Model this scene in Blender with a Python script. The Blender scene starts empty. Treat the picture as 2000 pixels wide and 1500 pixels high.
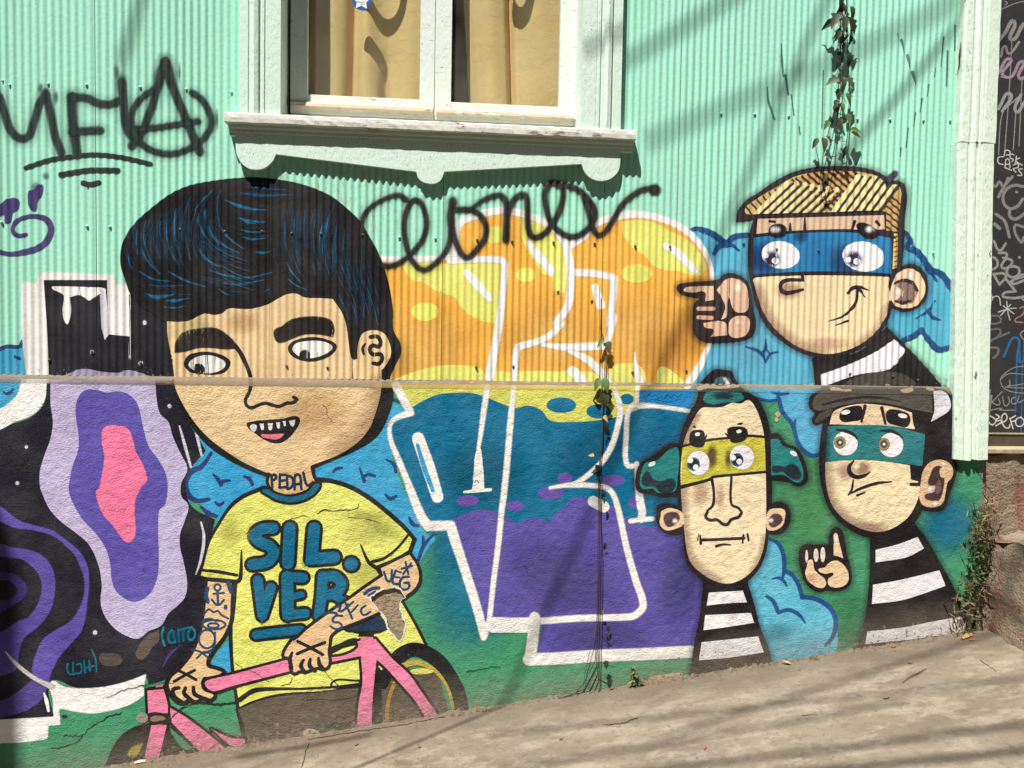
import bpy, bmesh, math, random
import numpy as np
from mathutils import Vector, Matrix
from mathutils.geometry import delaunay_2d_cdt
from bisect import bisect_left, bisect_right

random.seed(7)
SC = bpy.context.scene
COL = SC.collection
rad = math.radians

# ---------------------------------------------------------------- camera
FPX = 1600.0                                   # focal length for a 2000 px wide frame
ex = np.array([16100, 210, 1600.0]); ex /= np.linalg.norm(ex)
dn = np.array([-400, 33000, 1600.0]); dn -= ex * dn.dot(ex); dn /= np.linalg.norm(dn)
ez = -dn
ey = np.cross(-dn, ex)
CAM = np.array([0.0, -3.2, 1.45])
cd = bpy.data.cameras.new('camera'); cam = bpy.data.objects.new('camera', cd); COL.objects.link(cam)
cd.sensor_width = 36.0; cd.lens = FPX / 2000 * 36.0; cd.clip_start = 0.05; cd.clip_end = 500
R = Matrix(((ex[0], -ex[1], -ex[2]), (ey[0], -ey[1], -ey[2]), (ez[0], -ez[1], -ez[2])))
cam.matrix_world = Matrix.Translation(Vector(CAM)) @ R.to_4x4()
SC.camera = cam

# ---------------------------------------------------------------- light
SUN_EL, SUN_AZ = 63.5, 33.0                    # sun stands high, a little left of the wall's normal
SUN = Vector((-math.sin(rad(SUN_AZ)) * math.cos(rad(SUN_EL)), -math.cos(rad(SUN_AZ)) * math.cos(rad(SUN_EL)), math.sin(rad(SUN_EL))))
w = bpy.data.worlds.new('World'); SC.world = w; w.use_nodes = True
nt = w.node_tree; nt.nodes.clear()
o_ = nt.nodes.new('ShaderNodeOutputWorld'); b_ = nt.nodes.new('ShaderNodeBackground'); s_ = nt.nodes.new('ShaderNodeTexSky')
s_.sky_type = 'NISHITA'; s_.sun_disc = False; s_.sun_elevation = rad(SUN_EL)
s_.sun_rotation = math.atan2(SUN.x, SUN.y)
b_.inputs['Strength'].default_value = 0.05
nt.links.new(s_.outputs[0], b_.inputs['Color']); nt.links.new(b_.outputs[0], o_.inputs['Surface'])
sl = bpy.data.lights.new('sun', 'SUN'); sl.energy = 5.0; sl.angle = rad(0.53); sl.color = (1.0, 0.965, 0.915)
so = bpy.data.objects.new('sun', sl); COL.objects.link(so)
so.rotation_euler = SUN.to_track_quat('Z', 'Y').to_euler(); so.location = SUN * 20
SC.view_settings.view_transform = 'Standard'; SC.view_settings.look = 'None'
SC.view_settings.exposure = 0.92; SC.view_settings.gamma = 1.0; SC.view_settings.use_curve_mapping = False
SC.cycles.transparent_max_bounces = 48
SC.cycles.max_bounces = 4; SC.cycles.diffuse_bounces = 3; SC.cycles.glossy_bounces = 2

# ---------------------------------------------------------------- photo pixel -> place
PROUD = 0.02                                   # the plaster base stands this far in front of the metal sheets
SEAM_Z, LEDGE_Z = 1.307, 1.276
G0, G1 = -0.024, 0.1322                        # pavement height z = G0 + G1*x (the street climbs to the right)
def ray(px, py):
    a, b, c = px - 1000, py - 750, FPX
    return (a*ex[0] + b*ex[1] + c*ex[2], a*ey[0] + b*ey[1] + c*ey[2], a*ez[0] + b*ez[1] + c*ez[2])
def W(px, py, y=0.0):
    r = ray(px, py); t = (y - CAM[1]) / r[1]
    return (r[0]*t + CAM[0], r[2]*t + CAM[2])
def GP(px, py):                                # a point of the pavement
    r = ray(px, py); t = (G0 - CAM[2]) / (r[2] - G1*r[0])
    return Vector((r[0]*t, CAM[1] + r[1]*t, CAM[2] + r[2]*t))
def PX(x, y, z):                               # place -> photo pixel
    d = np.array([x, y, z]) - CAM
    c = d[0]*ex + d[1]*ey + d[2]*ez
    return (1000 + FPX*c[0]/c[2], 750 + FPX*c[1]/c[2])
def line_px(y, z):
    a, b = PX(-1.5, y, z), PX(2.3, y, z)
    k = (b[1]-a[1])/(b[0]-a[0]); return (a[1]-k*a[0], k)
LT, LB = line_px(0, SEAM_Z), line_px(-PROUD, LEDGE_Z)

# ---------------------------------------------------------------- materials
def lin(c):
    if isinstance(c, str):
        c = tuple(int(c[i:i+2], 16) for i in (0, 2, 4))
    return tuple(((v/255)/12.92 if v/255 <= 0.04045 else ((v/255+0.055)/1.055)**2.4) for v in c)
ALB = 0.86
def alb(c): return tuple(min(0.86, v*ALB) for v in lin(c))
class NT:
    def __init__(s, name):
        s.m = bpy.data.materials.new(name); s.m.use_nodes = True; s.t = s.m.node_tree; s.t.nodes.clear()
        s.out = s.n('ShaderNodeOutputMaterial')
    def n(s, typ, **kw):
        x = s.t.nodes.new(typ)
        for k, v in kw.items(): setattr(x, k, v)
        return x
    def set(s, node, i, v):
        if hasattr(v, 'is_output') or isinstance(v, bpy.types.NodeSocket): s.t.links.new(v, node.inputs[i])
        elif v is not None: node.inputs[i].default_value = v
    def pos(s, scale=(1, 1, 1)):
        g = s.n('ShaderNodeNewGeometry'); m = s.n('ShaderNodeVectorMath', operation='MULTIPLY')
        s.t.links.new(g.outputs['Position'], m.inputs[0]); m.inputs[1].default_value = scale
        return m.outputs[0]
    def noise(s, scale, detail=3, rough=0.55, vec=None, stretch=(1, 1, 1), dist=0.0):
        x = s.n('ShaderNodeTexNoise'); s.set(x, 'Vector', vec or s.pos(stretch)); x.inputs['Scale'].default_value = scale
        x.inputs['Detail'].default_value = detail; x.inputs['Roughness'].default_value = rough; x.inputs['Distortion'].default_value = dist
        return x.outputs['Fac']
    def math(s, op, a, b=None, c=None, clamp=False):
        x = s.n('ShaderNodeMath', operation=op, use_clamp=clamp); s.set(x, 0, a)
        if b is not None: s.set(x, 1, b)
        if c is not None: s.set(x, 2, c)
        return x.outputs[0]
    def ramp(s, v, lo, hi, a=0.0, b=1.0):
        x = s.n('ShaderNodeMapRange'); x.clamp = True; s.set(x, 'Value', v)
        for k, q in (('From Min', lo), ('From Max', hi), ('To Min', a), ('To Max', b)): s.set(x, k, q)
        return x.outputs['Result']
    def mix(s, f, a, b, mode='MIX'):
        x = s.n('ShaderNodeMix', data_type='RGBA', blend_type=mode); s.set(x, 0, f)
        s.set(x, 6, a if not isinstance(a, tuple) else (*a[:3], 1)); s.set(x, 7, b if not isinstance(b, tuple) else (*b[:3], 1))
        return x.outputs[2]
    def bump(s, h, strength, dist, normal=None):
        x = s.n('ShaderNodeBump'); s.set(x, 'Height', h); x.inputs['Strength'].default_value = strength; x.inputs['Distance'].default_value = dist
        if normal is not None: s.set(x, 'Normal', normal)
        return x.outputs[0]
    def bsdf(s, col, rough=0.7, normal=None, spec=0.35, metallic=0.0, alpha=None):
        b = s.n('ShaderNodeBsdfPrincipled'); s.set(b, 'Base Color', col if not isinstance(col, tuple) else (*col[:3], 1))
        s.set(b, 'Roughness', rough); b.inputs['Specular IOR Level'].default_value = spec; b.inputs['Metallic'].default_value = metallic
        if normal is not None: s.set(b, 'Normal', normal)
        sh = b.outputs[0]
        if alpha is not None:
            t = s.n('ShaderNodeBsdfTransparent'); m = s.n('ShaderNodeMixShader'); s.set(m, 0, alpha)
            s.t.links.new(t.outputs[0], m.inputs[1]); s.t.links.new(sh, m.inputs[2]); sh = m.outputs[0]
        s.t.links.new(sh, s.out.inputs['Surface']); return s.m
    def xyz(s):
        g = s.n('ShaderNodeNewGeometry'); x = s.n('ShaderNodeSeparateXYZ'); s.t.links.new(g.outputs['Position'], x.inputs[0])
        return x.outputs
    def above_ground(s):
        q = s.xyz(); return s.math('SUBTRACT', q[2], s.math('MULTIPLY_ADD', q[0], G1, G0))

def stucco_height(k):
    a = k.noise(150, 3, 0.68, stretch=(0.85, 1, 1.15), dist=0.25)
    b = k.noise(34, 2, 0.5)
    return k.math('ADD', k.math('MULTIPLY', k.ramp(a, 0.25, 0.75), k.ramp(b, 0.3, 0.7, 0.35, 1.15)), k.math('MULTIPLY', b, 0.9))
def paint_material(name, stucco, clear=True):
    k = NT(name)
    a = k.n('ShaderNodeAttribute', attribute_name='Col'); col, al = a.outputs['Color'], a.outputs['Alpha']
    n5 = k.noise(5.0, 5, 0.65)
    v = k.ramp(n5, 0.3, 0.7, 0.84, 1.07)
    col = k.mix(1.0, col, v, 'MULTIPLY')
    col = k.mix(k.ramp(n5, 0.42, 0.72, 0.0, 0.045), col, (0.50, 0.48, 0.44))          # sun-bleached, patchy coat
    if stucco:
        col = k.mix(k.math('MULTIPLY', k.ramp(k.noise(240, 2, 0.7), 0.63, 0.72), 0.17), col, (0.36, 0.34, 0.31))   # dust caught on the grains
        n13 = k.noise(13, 5, 0.7, dist=1.0); col = k.mix(k.math('MULTIPLY', k.ramp(n13, 0.54, 0.70), 0.5), col, (0.72, 0.69, 0.63), 'MULTIPLY')
        d = k.above_ground()
        grime = k.math('MULTIPLY', k.ramp(k.math('SUBTRACT', d, k.math('MULTIPLY', k.noise(7, 4), 0.16)), -0.05, 0.09, 0.42, 0.0), 1.0)
        col = k.mix(grime, col, (0.20, 0.165, 0.125))
        chip = k.math('GREATER_THAN', k.noise(48, 5, 0.68), k.ramp(d, 0.0, 0.16, 0.545, 0.71))
        pit = k.math('GREATER_THAN', k.noise(150, 3, 0.7), k.ramp(n13, 0.50, 0.74, 0.745, 0.60))
        lost = k.math('MAXIMUM', chip, pit)
    else:
        col = k.mix(k.math('MULTIPLY', k.ramp(k.noise(30, 3, 0.7, stretch=(1, 1, 0.12)), 0.5, 0.8), 0.6), col, (0.66, 0.63, 0.57), 'MULTIPLY')
        q = k.xyz()
        low = k.ramp(q[2], SEAM_Z, SEAM_Z+0.10, 0.60, 0.80)
        lost = k.math('GREATER_THAN', k.noise(75, 4, 0.7), low)
    if not clear:
        under = k.mix(k.noise(16, 5, 0.65), (0.15, 0.118, 0.085), (0.28, 0.225, 0.165)) if stucco else k.mix(k.noise(30, 4), (0.24, 0.15, 0.09), alb('a5d8c0'))
        col = k.mix(lost, col, under)
    n2 = k.math('MULTIPLY', k.math('SUBTRACT', k.noise(420, 2, 0.7), 0.5), 1.6)
    edge = k.math('MULTIPLY', al, k.math('SUBTRACT', 1.0, al))
    al = k.math('ADD', al, k.math('MULTIPLY', n2, k.math('MULTIPLY', edge, 2.2)), clamp=True)
    al = k.math('MULTIPLY', al, k.math('SUBTRACT', 1.0, lost))
    if stucco: nrm = k.bump(stucco_height(k), 0.5, 0.0055)
    else: nrm = k.bump(k.math('ADD', k.noise(60, 3), k.noise(9, 2, stretch=(1, 1, 0.3))), 0.25, 0.004)
    return k.bsdf(col, 0.78 if stucco else 0.5, nrm, 0.12 if stucco else 0.3, alpha=al if clear else None)
M = {}
M['paint_metal'] = paint_material('mural paint on sheet metal', False)
M['paint_wall'] = paint_material('mural paint on plaster', True)
M['solid_metal'] = paint_material('solid mural paint on sheet metal', False, False)
M['solid_wall'] = paint_material('solid mural paint on plaster', True, False)
def flat_paint():
    k = NT('marker on door'); a = k.n('ShaderNodeAttribute', attribute_name='Col')
    return k.bsdf(a.outputs['Color'], 0.6, None, 0.3, alpha=k.math('MULTIPLY', a.outputs['Alpha'], k.ramp(k.noise(160, 3, 0.7), 0.3, 0.6, 0.45, 1.0)))
M['paint_door'] = flat_paint()
def mint_metal():
    k = NT('mint painted corrugated metal'); base = alb('a9ead0')
    q = k.xyz()
    col = k.mix(k.ramp(k.noise(3.5, 4, 0.6, stretch=(1, 1, 0.25)), 0.3, 0.72), base, tuple(v*0.88 for v in base))
    col = k.mix(k.math('MULTIPLY', k.ramp(k.noise(55, 3, 0.7, stretch=(1, 1, 0.06)), 0.55, 0.8), 0.30), col, (0.22, 0.30, 0.24))
    col = k.mix(k.math('MULTIPLY', k.ramp(k.noise(260, 2, 0.7), 0.70, 0.76), 0.6), col, (0.14, 0.16, 0.13))
    # rust runs below the window's left corner
    dx = k.math('ABSOLUTE', k.math('ADD', q[0], 0.36)); dz = k.math('ABSOLUTE', k.math('SUBTRACT', q[2], 1.99))
    near = k.math('MULTIPLY', k.ramp(dx, 0.10, 0.34, 1, 0), k.ramp(dz, 0.06, 0.17, 1, 0))
    rust = k.math('MULTIPLY', near, k.ramp(k.noise(42, 5, 0.75, stretch=(1, 1, 0.35)), 0.53, 0.66))
    col = k.mix(rust, col, (0.36, 0.19, 0.08))
    foot = k.math('MULTIPLY', k.ramp(q[2], SEAM_Z, SEAM_Z+0.07, 1.0, 0.0), k.ramp(k.noise(38, 5, 0.75), 0.46, 0.60))
    col = k.mix(foot, col, (0.20, 0.12, 0.07))
    run = k.math('MULTIPLY', k.ramp(k.noise(16, 5, 0.7, stretch=(1, 1, 0.05)), 0.60, 0.74), k.ramp(k.noise(2.2, 3), 0.42, 0.62, 0.0, 0.45))
    col = k.mix(run, col, (0.30, 0.36, 0.27))
    nrm = k.bump(k.math('ADD', k.noise(60, 3), k.noise(9, 2, stretch=(1, 1, 0.3))), 0.25, 0.004)
    return k.bsdf(col, 0.45, nrm, 0.45)
M['mint'] = mint_metal()
def plaster_bare():
    k = NT('bare tan plaster')
    col = k.mix(k.noise(16, 5, 0.65), (0.17, 0.135, 0.098), (0.30, 0.245, 0.185))
    col = k.mix(k.ramp(k.noise(70, 3, 0.7), 0.55, 0.7), col, (0.22, 0.18, 0.14))
    return k.bsdf(col, 0.9, k.bump(stucco_height(k), 0.8, 0.006), 0.15)
M['plaster'] = plaster_bare()
def ledge_mat():
    k = NT('dusty mortar ledge')
    col = k.mix(k.noise(11, 5, 0.65, stretch=(1, 1, 2.5)), (0.12, 0.093, 0.067), (0.215, 0.172, 0.127))
    col = k.mix(k.ramp(k.noise(45, 4, 0.7, stretch=(0.5, 1, 1.5)), 0.60, 0.66), col, (0.24, 0.22, 0.16))
    return k.bsdf(col, 0.9, k.bump(k.noise(60, 4), 0.7, 0.008), 0.15)
M['ledge'] = ledge_mat()
def rough_mat(name, c1, c2, sc=30, bs=0.7, bd=0.006, rough=0.9, spec=0.2, sc2=140):
    k = NT(name); col = k.mix(k.ramp(k.noise(sc, 5, 0.65), 0.3, 0.7), c1, c2)
    return k.bsdf(col, rough, k.bump(k.math('ADD', k.noise(sc*1.5, 4), k.math('MULTIPLY', k.noise(sc2, 3), 0.5)), bs, bd), spec)
M['mortar'] = rough_mat('exposed brown mortar', (0.21, 0.155, 0.105), (0.33, 0.26, 0.185), 40, 0.9, 0.008)
M['white_chip'] = rough_mat('white broken plaster edge', (0.55, 0.52, 0.45), (0.75, 0.72, 0.66), 60)
M['dark'] = rough_mat('dark gap', (0.012, 0.012, 0.012), (0.02, 0.018, 0.016), 30)
M['sheathing'] = rough_mat('dark tar board behind sheets', (0.015, 0.014, 0.013), (0.03, 0.026, 0.022), 20)
def wood_paint(name, base, bare, flake=0.66, streak='z'):
    k = NT(name); st = (1, 1, 0.08) if streak == 'z' else (0.08, 1, 1)
    c = alb(base)
    col = k.mix(k.noise(6, 4, 0.6), c, tuple(v*0.90 for v in c))
    col = k.mix(k.math('MULTIPLY', k.ramp(k.noise(45, 4, 0.7, stretch=st), 0.62, 0.75), 0.35), col, (0.28, 0.27, 0.22))
    f1 = k.noise(24, 5, 0.72, stretch=(1, 1, 0.3) if streak == 'z' else (0.3, 1, 1))
    fl = k.ramp(f1, flake, flake+0.015)
    col = k.mix(fl, col, bare)
    cr = k.math('MULTIPLY', k.ramp(k.noise(150, 4, 0.8, stretch=(1, 1, 0.45) if streak == 'z' else (0.12, 1, 1)), 0.615, 0.67), k.ramp(k.noise(11, 3), 0.42, 0.60))
    col = k.mix(k.math('MULTIPLY', cr, 0.8), col, (0.06, 0.055, 0.045))
    h = k.math('SUBTRACT', k.math('MULTIPLY', k.noise(90, 3, 0.6, stretch=(1, 1, 0.5)), 0.6), k.math('ADD', fl, cr))
    return k.bsdf(col, 0.6, k.bump(h, 0.8, 0.004), 0.35)
M['casing'] = wood_paint('pale mint peeling wood paint', 'd9efdf', (0.20, 0.15, 0.11), 0.72)
M['sill'] = wood_paint('worn white sill paint', 'e2e1d5', (0.26, 0.22, 0.17), 0.60, 'x')
M['weather'] = wood_paint('dirt stained weather bar paint', 'd9c6a8', (0.62, 0.58, 0.50), 0.52, 'x')
M['sash'] = wood_paint('off white sash paint', 'e4ece2', (0.45, 0.36, 0.25), 0.72, 'x')
M['corner'] = wood_paint('flaking pale mint corner board', 'e0f0df', (0.17, 0.13, 0.10), 0.655)
M['bare_wood'] = rough_mat('weathered bare wood', (0.24, 0.19, 0.13), (0.42, 0.34, 0.22), 30, 0.5, 0.003)
M['kick'] = rough_mat('brown kick board', (0.055, 0.038, 0.028), (0.085, 0.06, 0.045), 20, 0.3, 0.002, 0.6, 0.3)
M['door'] = rough_mat('dark painted door', (0.022, 0.022, 0.023), (0.034, 0.033, 0.034), 14, 0.15, 0.002, 0.55, 0.35)
def pavement_mat():
    k = NT('worn tan concrete pavement')
    vec = k.pos((0.8, 1.35, 1.0))
    col = k.mix(k.ramp(k.noise(2.6, 6, 0.62, vec=vec), 0.32, 0.68), (0.128, 0.101, 0.072), (0.222, 0.184, 0.136))
    col = k.mix(k.math('MULTIPLY', k.ramp(k.noise(8, 6, 0.72, vec=vec, dist=0.3), 0.48, 0.60), 0.6), col, (0.300, 0.256, 0.195))
    col = k.mix(k.math('MULTIPLY', k.ramp(k.noise(5, 5, 0.7, vec=k.pos((0.45, 1.9, 1)), dist=0.2), 0.56, 0.68), 0.32), col, (0.10, 0.083, 0.063))
    col = k.mix(k.math('MULTIPLY', k.ramp(k.noise(13, 3, 0.6, vec=k.pos((0.8, 1.2, 1))), 0.68, 0.71), 0.55), col, (0.19, 0.20, 0.205))
    col = k.mix(k.math('MULTIPLY', k.ramp(k.noise(34, 5, 0.75), 0.52, 0.66), 0.6), col, (0.112, 0.088, 0.064))
    col = k.mix(k.math('MULTIPLY', k.ramp(k.noise(140, 3, 0.7), 0.58, 0.75), 0.45), col, (0.12, 0.095, 0.07))
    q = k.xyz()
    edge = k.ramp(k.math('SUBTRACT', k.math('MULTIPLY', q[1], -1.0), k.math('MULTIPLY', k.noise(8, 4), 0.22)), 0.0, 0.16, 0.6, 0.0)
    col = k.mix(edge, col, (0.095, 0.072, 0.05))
    h = k.math('ADD', k.noise(18, 4, 0.6), k.math('MULTIPLY', k.noise(160, 3, 0.7), 0.55))
    return k.bsdf(col, 0.9, k.bump(h, 0.75, 0.009), 0.2)
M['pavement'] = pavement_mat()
def stoop_mat():
    k = NT('concrete with flaking oxide red paint')
    col = k.mix(k.noise(12, 5, 0.65), (0.17, 0.125, 0.088), (0.32, 0.25, 0.18))
    red = k.ramp(k.noise(9, 6, 0.75, stretch=(1, 1, 0.7)), 0.53, 0.60)
    col = k.mix(k.math('MULTIPLY', red, 0.7), col, (0.21, 0.062, 0.048))
    col = k.mix(k.ramp(k.noise(60, 4, 0.7), 0.6, 0.7), col, (0.11, 0.085, 0.065))
    col = k.mix(k.math('MULTIPLY', k.ramp(k.noise(80, 3, 0.7, stretch=(1, 1, 0.07)), 0.70, 0.73), 0.8), col, (0.62, 0.60, 0.55))
    return k.bsdf(col, 0.9, k.bump(k.math('ADD', k.noise(22, 6, 0.7), k.math('MULTIPLY', k.noise(110, 3), 0.5)), 1.0, 0.02), 0.2)
M['stoop'] = stoop_mat()
def curtain_mat():
    k = NT('mustard cotton curtain'); c = (0.86, 0.64, 0.30)
    col = k.mix(k.noise(14, 5, 0.6), c, tuple(v*0.86 for v in c))
    h = k.math('ADD', k.noise(20, 4, 0.6, dist=1.0), k.math('MULTIPLY', k.noise(500, 2), 0.15))
    b = k.n('ShaderNodeBsdfDiffuse'); k.set(b, 'Color', col); k.set(b, 'Normal', k.bump(h, 0.35, 0.008))
    t = k.n('ShaderNodeBsdfTranslucent'); k.set(t, 'Color', col)
    m = k.n('ShaderNodeMixShader'); m.inputs[0].default_value = 0.15
    k.t.links.new(b.outputs[0], m.inputs[1]); k.t.links.new(t.outputs[0], m.inputs[2]); k.t.links.new(m.outputs[0], k.out.inputs[0])
    return k.m
M['curtain'] = curtain_mat()
def glass_mat():
    k = NT('dusty window glass')
    t = k.n('ShaderNodeBsdfTransparent'); t.inputs[0].default_value = (0.975, 0.985, 0.975, 1)
    g = k.n('ShaderNodeBsdfGlossy'); g.inputs['Roughness'].default_value = 0.03
    f = k.n('ShaderNodeLayerWeight')
    m = k.n('ShaderNodeMixShader'); k.set(m, 0, k.math('MULTIPLY_ADD', k.math('POWER', f.outputs['Facing'], 5.0), 0.9, 0.035)); k.t.links.new(t.outputs[0], m.inputs[1]); k.t.links.new(g.outputs[0], m.inputs[2])
    d = k.n('ShaderNodeBsdfDiffuse'); d.inputs[0].default_value = (0.5, 0.47, 0.4, 1)
    m2 = k.n('ShaderNodeMixShader'); k.set(m2, 0, k.ramp(k.noise(6, 4), 0.3, 0.8, 0.0, 0.09))
    k.t.links.new(m.outputs[0], m2.inputs[1]); k.t.links.new(d.outputs[0], m2.inputs[2]); k.t.links.new(m2.outputs[0], k.out.inputs[0])
    return k.m
M['glass'] = glass_mat()
M['room'] = rough_mat('dim room wall', (0.10, 0.08, 0.06), (0.13, 0.11, 0.08), 5)
def plain(name, c, rough=0.6, var=0.8, sc=25, spec=0.3):
    k = NT(name); col = k.mix(k.noise(sc, 4, 0.6), c, tuple(v*var for v in c)); return k.bsdf(col, rough, k.bump(k.noise(sc*4, 2), 0.2, 0.002), spec)
M['stem'] = plain('dry brown vine stem', (0.055, 0.035, 0.025))
M['cable'] = plain('black cable sheath', (0.02, 0.02, 0.02))
M['pole'] = plain('weathered utility pole', (0.16, 0.12, 0.09))
M['nail'] = plain('painted nail head', alb('a9dcc4'), 0.5)
M['nail_dark'] = plain('rusty nail head', (0.10, 0.07, 0.05), 0.6)
M['blue'] = plain('blue sticker print', (0.02, 0.12, 0.42), 0.35)
M['sticker_white'] = plain('white sticker print', (0.8, 0.8, 0.8), 0.35, 0.95)
M['sticker_red'] = plain('red sticker print', (0.45, 0.03, 0.06), 0.35)
def leaf_mat(name, c1, c2):
    k = NT(name); col = k.mix(k.noise(55, 4, 0.6), c1, c2)
    b = k.n('ShaderNodeBsdfPrincipled'); k.set(b, 'Base Color', col); b.inputs['Roughness'].default_value = 0.55
    t = k.n('ShaderNodeBsdfTranslucent'); k.set(t, 'Color', col); m = k.n('ShaderNodeMixShader'); m.inputs[0].default_value = 0.25
    k.t.links.new(b.outputs[0], m.inputs[1]); k.t.links.new(t.outputs[0], m.inputs[2]); k.t.links.new(m.outputs[0], k.out.inputs[0])
    return k.m
M['leaf_olive'] = leaf_mat('olive wilted leaf', (0.045, 0.062, 0.022), (0.095, 0.10, 0.042))
M['leaf_green'] = leaf_mat('fresh green leaf', (0.06, 0.13, 0.03), (0.14, 0.22, 0.05))
M['leaf_dark'] = leaf_mat('dark green leaf', (0.03, 0.05, 0.025), (0.06, 0.075, 0.035))
M['leaf_yellow'] = leaf_mat('dry yellow leaf', (0.50, 0.32, 0.10), (0.62, 0.44, 0.17))
M['leaf_brown'] = leaf_mat('dry brown leaf', (0.14, 0.09, 0.045), (0.22, 0.15, 0.08))
M['moss'] = leaf_mat('small weed leaves', (0.045, 0.085, 0.022), (0.12, 0.14, 0.045))
M['drygrass'] = leaf_mat('dry grass stalks', (0.20, 0.145, 0.075), (0.30, 0.23, 0.13))
M['red_wrap'] = plain('red scrap', (0.35, 0.05, 0.04), 0.5)
M['pink_wrap'] = plain('pink scrap', (0.55, 0.07, 0.14), 0.4)
M['pale_wrap'] = plain('pale scrap', (0.55, 0.42, 0.36), 0.6)

# ---------------------------------------------------------------- object helpers
def tag(o, label=None, cat=None, group=None, kind=None):
    for k, v in (('label', label), ('category', cat), ('group', group), ('kind', kind)):
        if v: o[k] = v
    return o
def empty(name, loc, label, cat, group=None):
    o = bpy.data.objects.new(name, None); COL.objects.link(o); o.location = loc; o.empty_display_size = 0.1
    return tag(o, label, cat, group)
def absloc(o):
    l = Vector(o.location); p = o.parent
    while p: l += Vector(p.location); p = p.parent
    return l
def link(name, me, mat=None, parent=None, smooth=False):
    o = bpy.data.objects.new(name, me); COL.objects.link(o)
    if mat is not None and not me.materials:
        for m_ in (mat if isinstance(mat, (list, tuple)) else [mat]): me.materials.append(M[m_])
    if smooth: me.polygons.foreach_set('use_smooth', [True]*len(me.polygons))
    if parent is not None:
        o.parent = parent; o.location = -absloc(parent)
    return o
def mesh(name, verts, faces):
    me = bpy.data.meshes.new(name); me.from_pydata([tuple(v) for v in verts], [], faces); me.update(); return me
class MB:
    def __init__(s): s.v = []; s.f = []
    def add(s, v, f):
        b = len(s.v); s.v += [tuple(q) for q in v]; s.f += [tuple(i+b for i in q) for q in f]; return s
    def box(s, x0, x1, y0, y1, z0, z1):
        return s.add([(x0,y0,z0),(x1,y0,z0),(x1,y1,z0),(x0,y1,z0),(x0,y0,z1),(x1,y0,z1),(x1,y1,z1),(x0,y1,z1)],
                     [(0,3,2,1),(4,5,6,7),(0,1,5,4),(1,2,6,5),(2,3,7,6),(3,0,4,7)])
    def prism(s, poly, y0, y1):                # poly in xz, extruded along y
        n = len(poly)
        s.add([(x, y0, z) for x, z in poly] + [(x, y1, z) for x, z in poly],
              [tuple(range(n)), tuple(range(2*n-1, n-1, -1))] + [(i, i+n, (i+1) % n+n, (i+1) % n) for i in range(n)]); return s
    def bar_z(s, prof, z0, z1):                # profile in xy, extruded along z
        n = len(prof)
        return s.add([(x, y, z0) for x, y in prof] + [(x, y, z1) for x, y in prof],
              [tuple(range(n-1, -1, -1)), tuple(range(n, 2*n))] + [(i, (i+1) % n, (i+1) % n+n, i+n) for i in range(n)])
    def bar_x(s, prof, x0, x1):                # profile in yz, extruded along x
        n = len(prof)
        return s.add([(x0, y, z) for y, z in prof] + [(x1, y, z) for y, z in prof],
              [tuple(range(n)), tuple(range(2*n-1, n-1, -1))] + [(i, i+n, (i+1) % n+n, (i+1) % n) for i in range(n)])
    def tube(s, pts, r, n=6):
        pts = [Vector(p) for p in pts]; rs = r if isinstance(r, (list, tuple)) else [r]*len(pts)
        b = len(s.v)
        for i, p in enumerate(pts):
            d = (pts[min(i+1, len(pts)-1)] - pts[max(i-1, 0)]).normalized()
            u = d.orthogonal().normalized() if i == 0 else (u - d*u.dot(d)).normalized()
            q = d.cross(u)
            for k in range(n):
                a = 2*math.pi*k/n; s.v.append(tuple(p + (u*math.cos(a) + q*math.sin(a))*rs[i]))
        for i in range(len(pts)-1):
            for k in range(n): s.f.append((b+i*n+k, b+i*n+(k+1) % n, b+(i+1)*n+(k+1) % n, b+(i+1)*n+k))
        s.f.append(tuple(b+k for k in range(n-1, -1, -1))); s.f.append(tuple(b+(len(pts)-1)*n+k for k in range(n)))
        return s
    def build(s, name, mat, parent=None, smooth=False, bevel=0.0):
        me = mesh(name, s.v, s.f)
        bm = bmesh.new(); bm.from_mesh(me); bmesh.ops.recalc_face_normals(bm, faces=bm.faces)
        if bevel: bmesh.ops.bevel(bm, geom=list(bm.edges), offset=bevel, segments=2, affect='EDGES', profile=0.6)
        bm.to_mesh(me); bm.free()
        return link(name, me, mat, parent, smooth)
# ================================================================ the setting
PER, AMP = 0.0272, 0.0026                      # corrugation pitch and half depth
SEAMS = [W(187, 270)[0], W(526, 550)[0], W(863, 600)[0], W(1176, 560)[0], W(1320, 500)[0]]
WALL_L, WALL_R = -3.2, W(1878, 300)[0] + 0.03
EDGES = [WALL_L, -2.0] + SEAMS + [WALL_R]
OPEN_L, OPEN_R = W(548, 120, -0.03)[0], W(1137, 120, -0.03)[0]
SILL_TOP = W(440, 218, -0.055)[1]
GAP = 0.0010
def sheet_of(x): return max(0, min(len(EDGES)-2, bisect_right(EDGES, x)-1))
def wave(x, i=None):
    i = sheet_of(x) if i is None else i
    a = AMP*(1 + 0.22*math.sin(x*7.3+1.1*i) + 0.12*math.sin(x*23.7+2*i))
    return -a*math.cos(2*math.pi*(x/PER + 0.15*i) + 0.35*math.sin(x*9.1+i)) - (0.0010 if i % 2 else 0.0) - 0.0022*math.sin(x*4.1+0.6*i)
COLS = sorted(set([round(k*PER/8, 6) for k in range(int(WALL_L/PER*8), int(WALL_R/PER*8)+2)]
              + [round(s+d, 6) for s in EDGES for d in (-GAP, GAP)] + [round(OPEN_L, 6), round(OPEN_R, 6)]))

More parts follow.
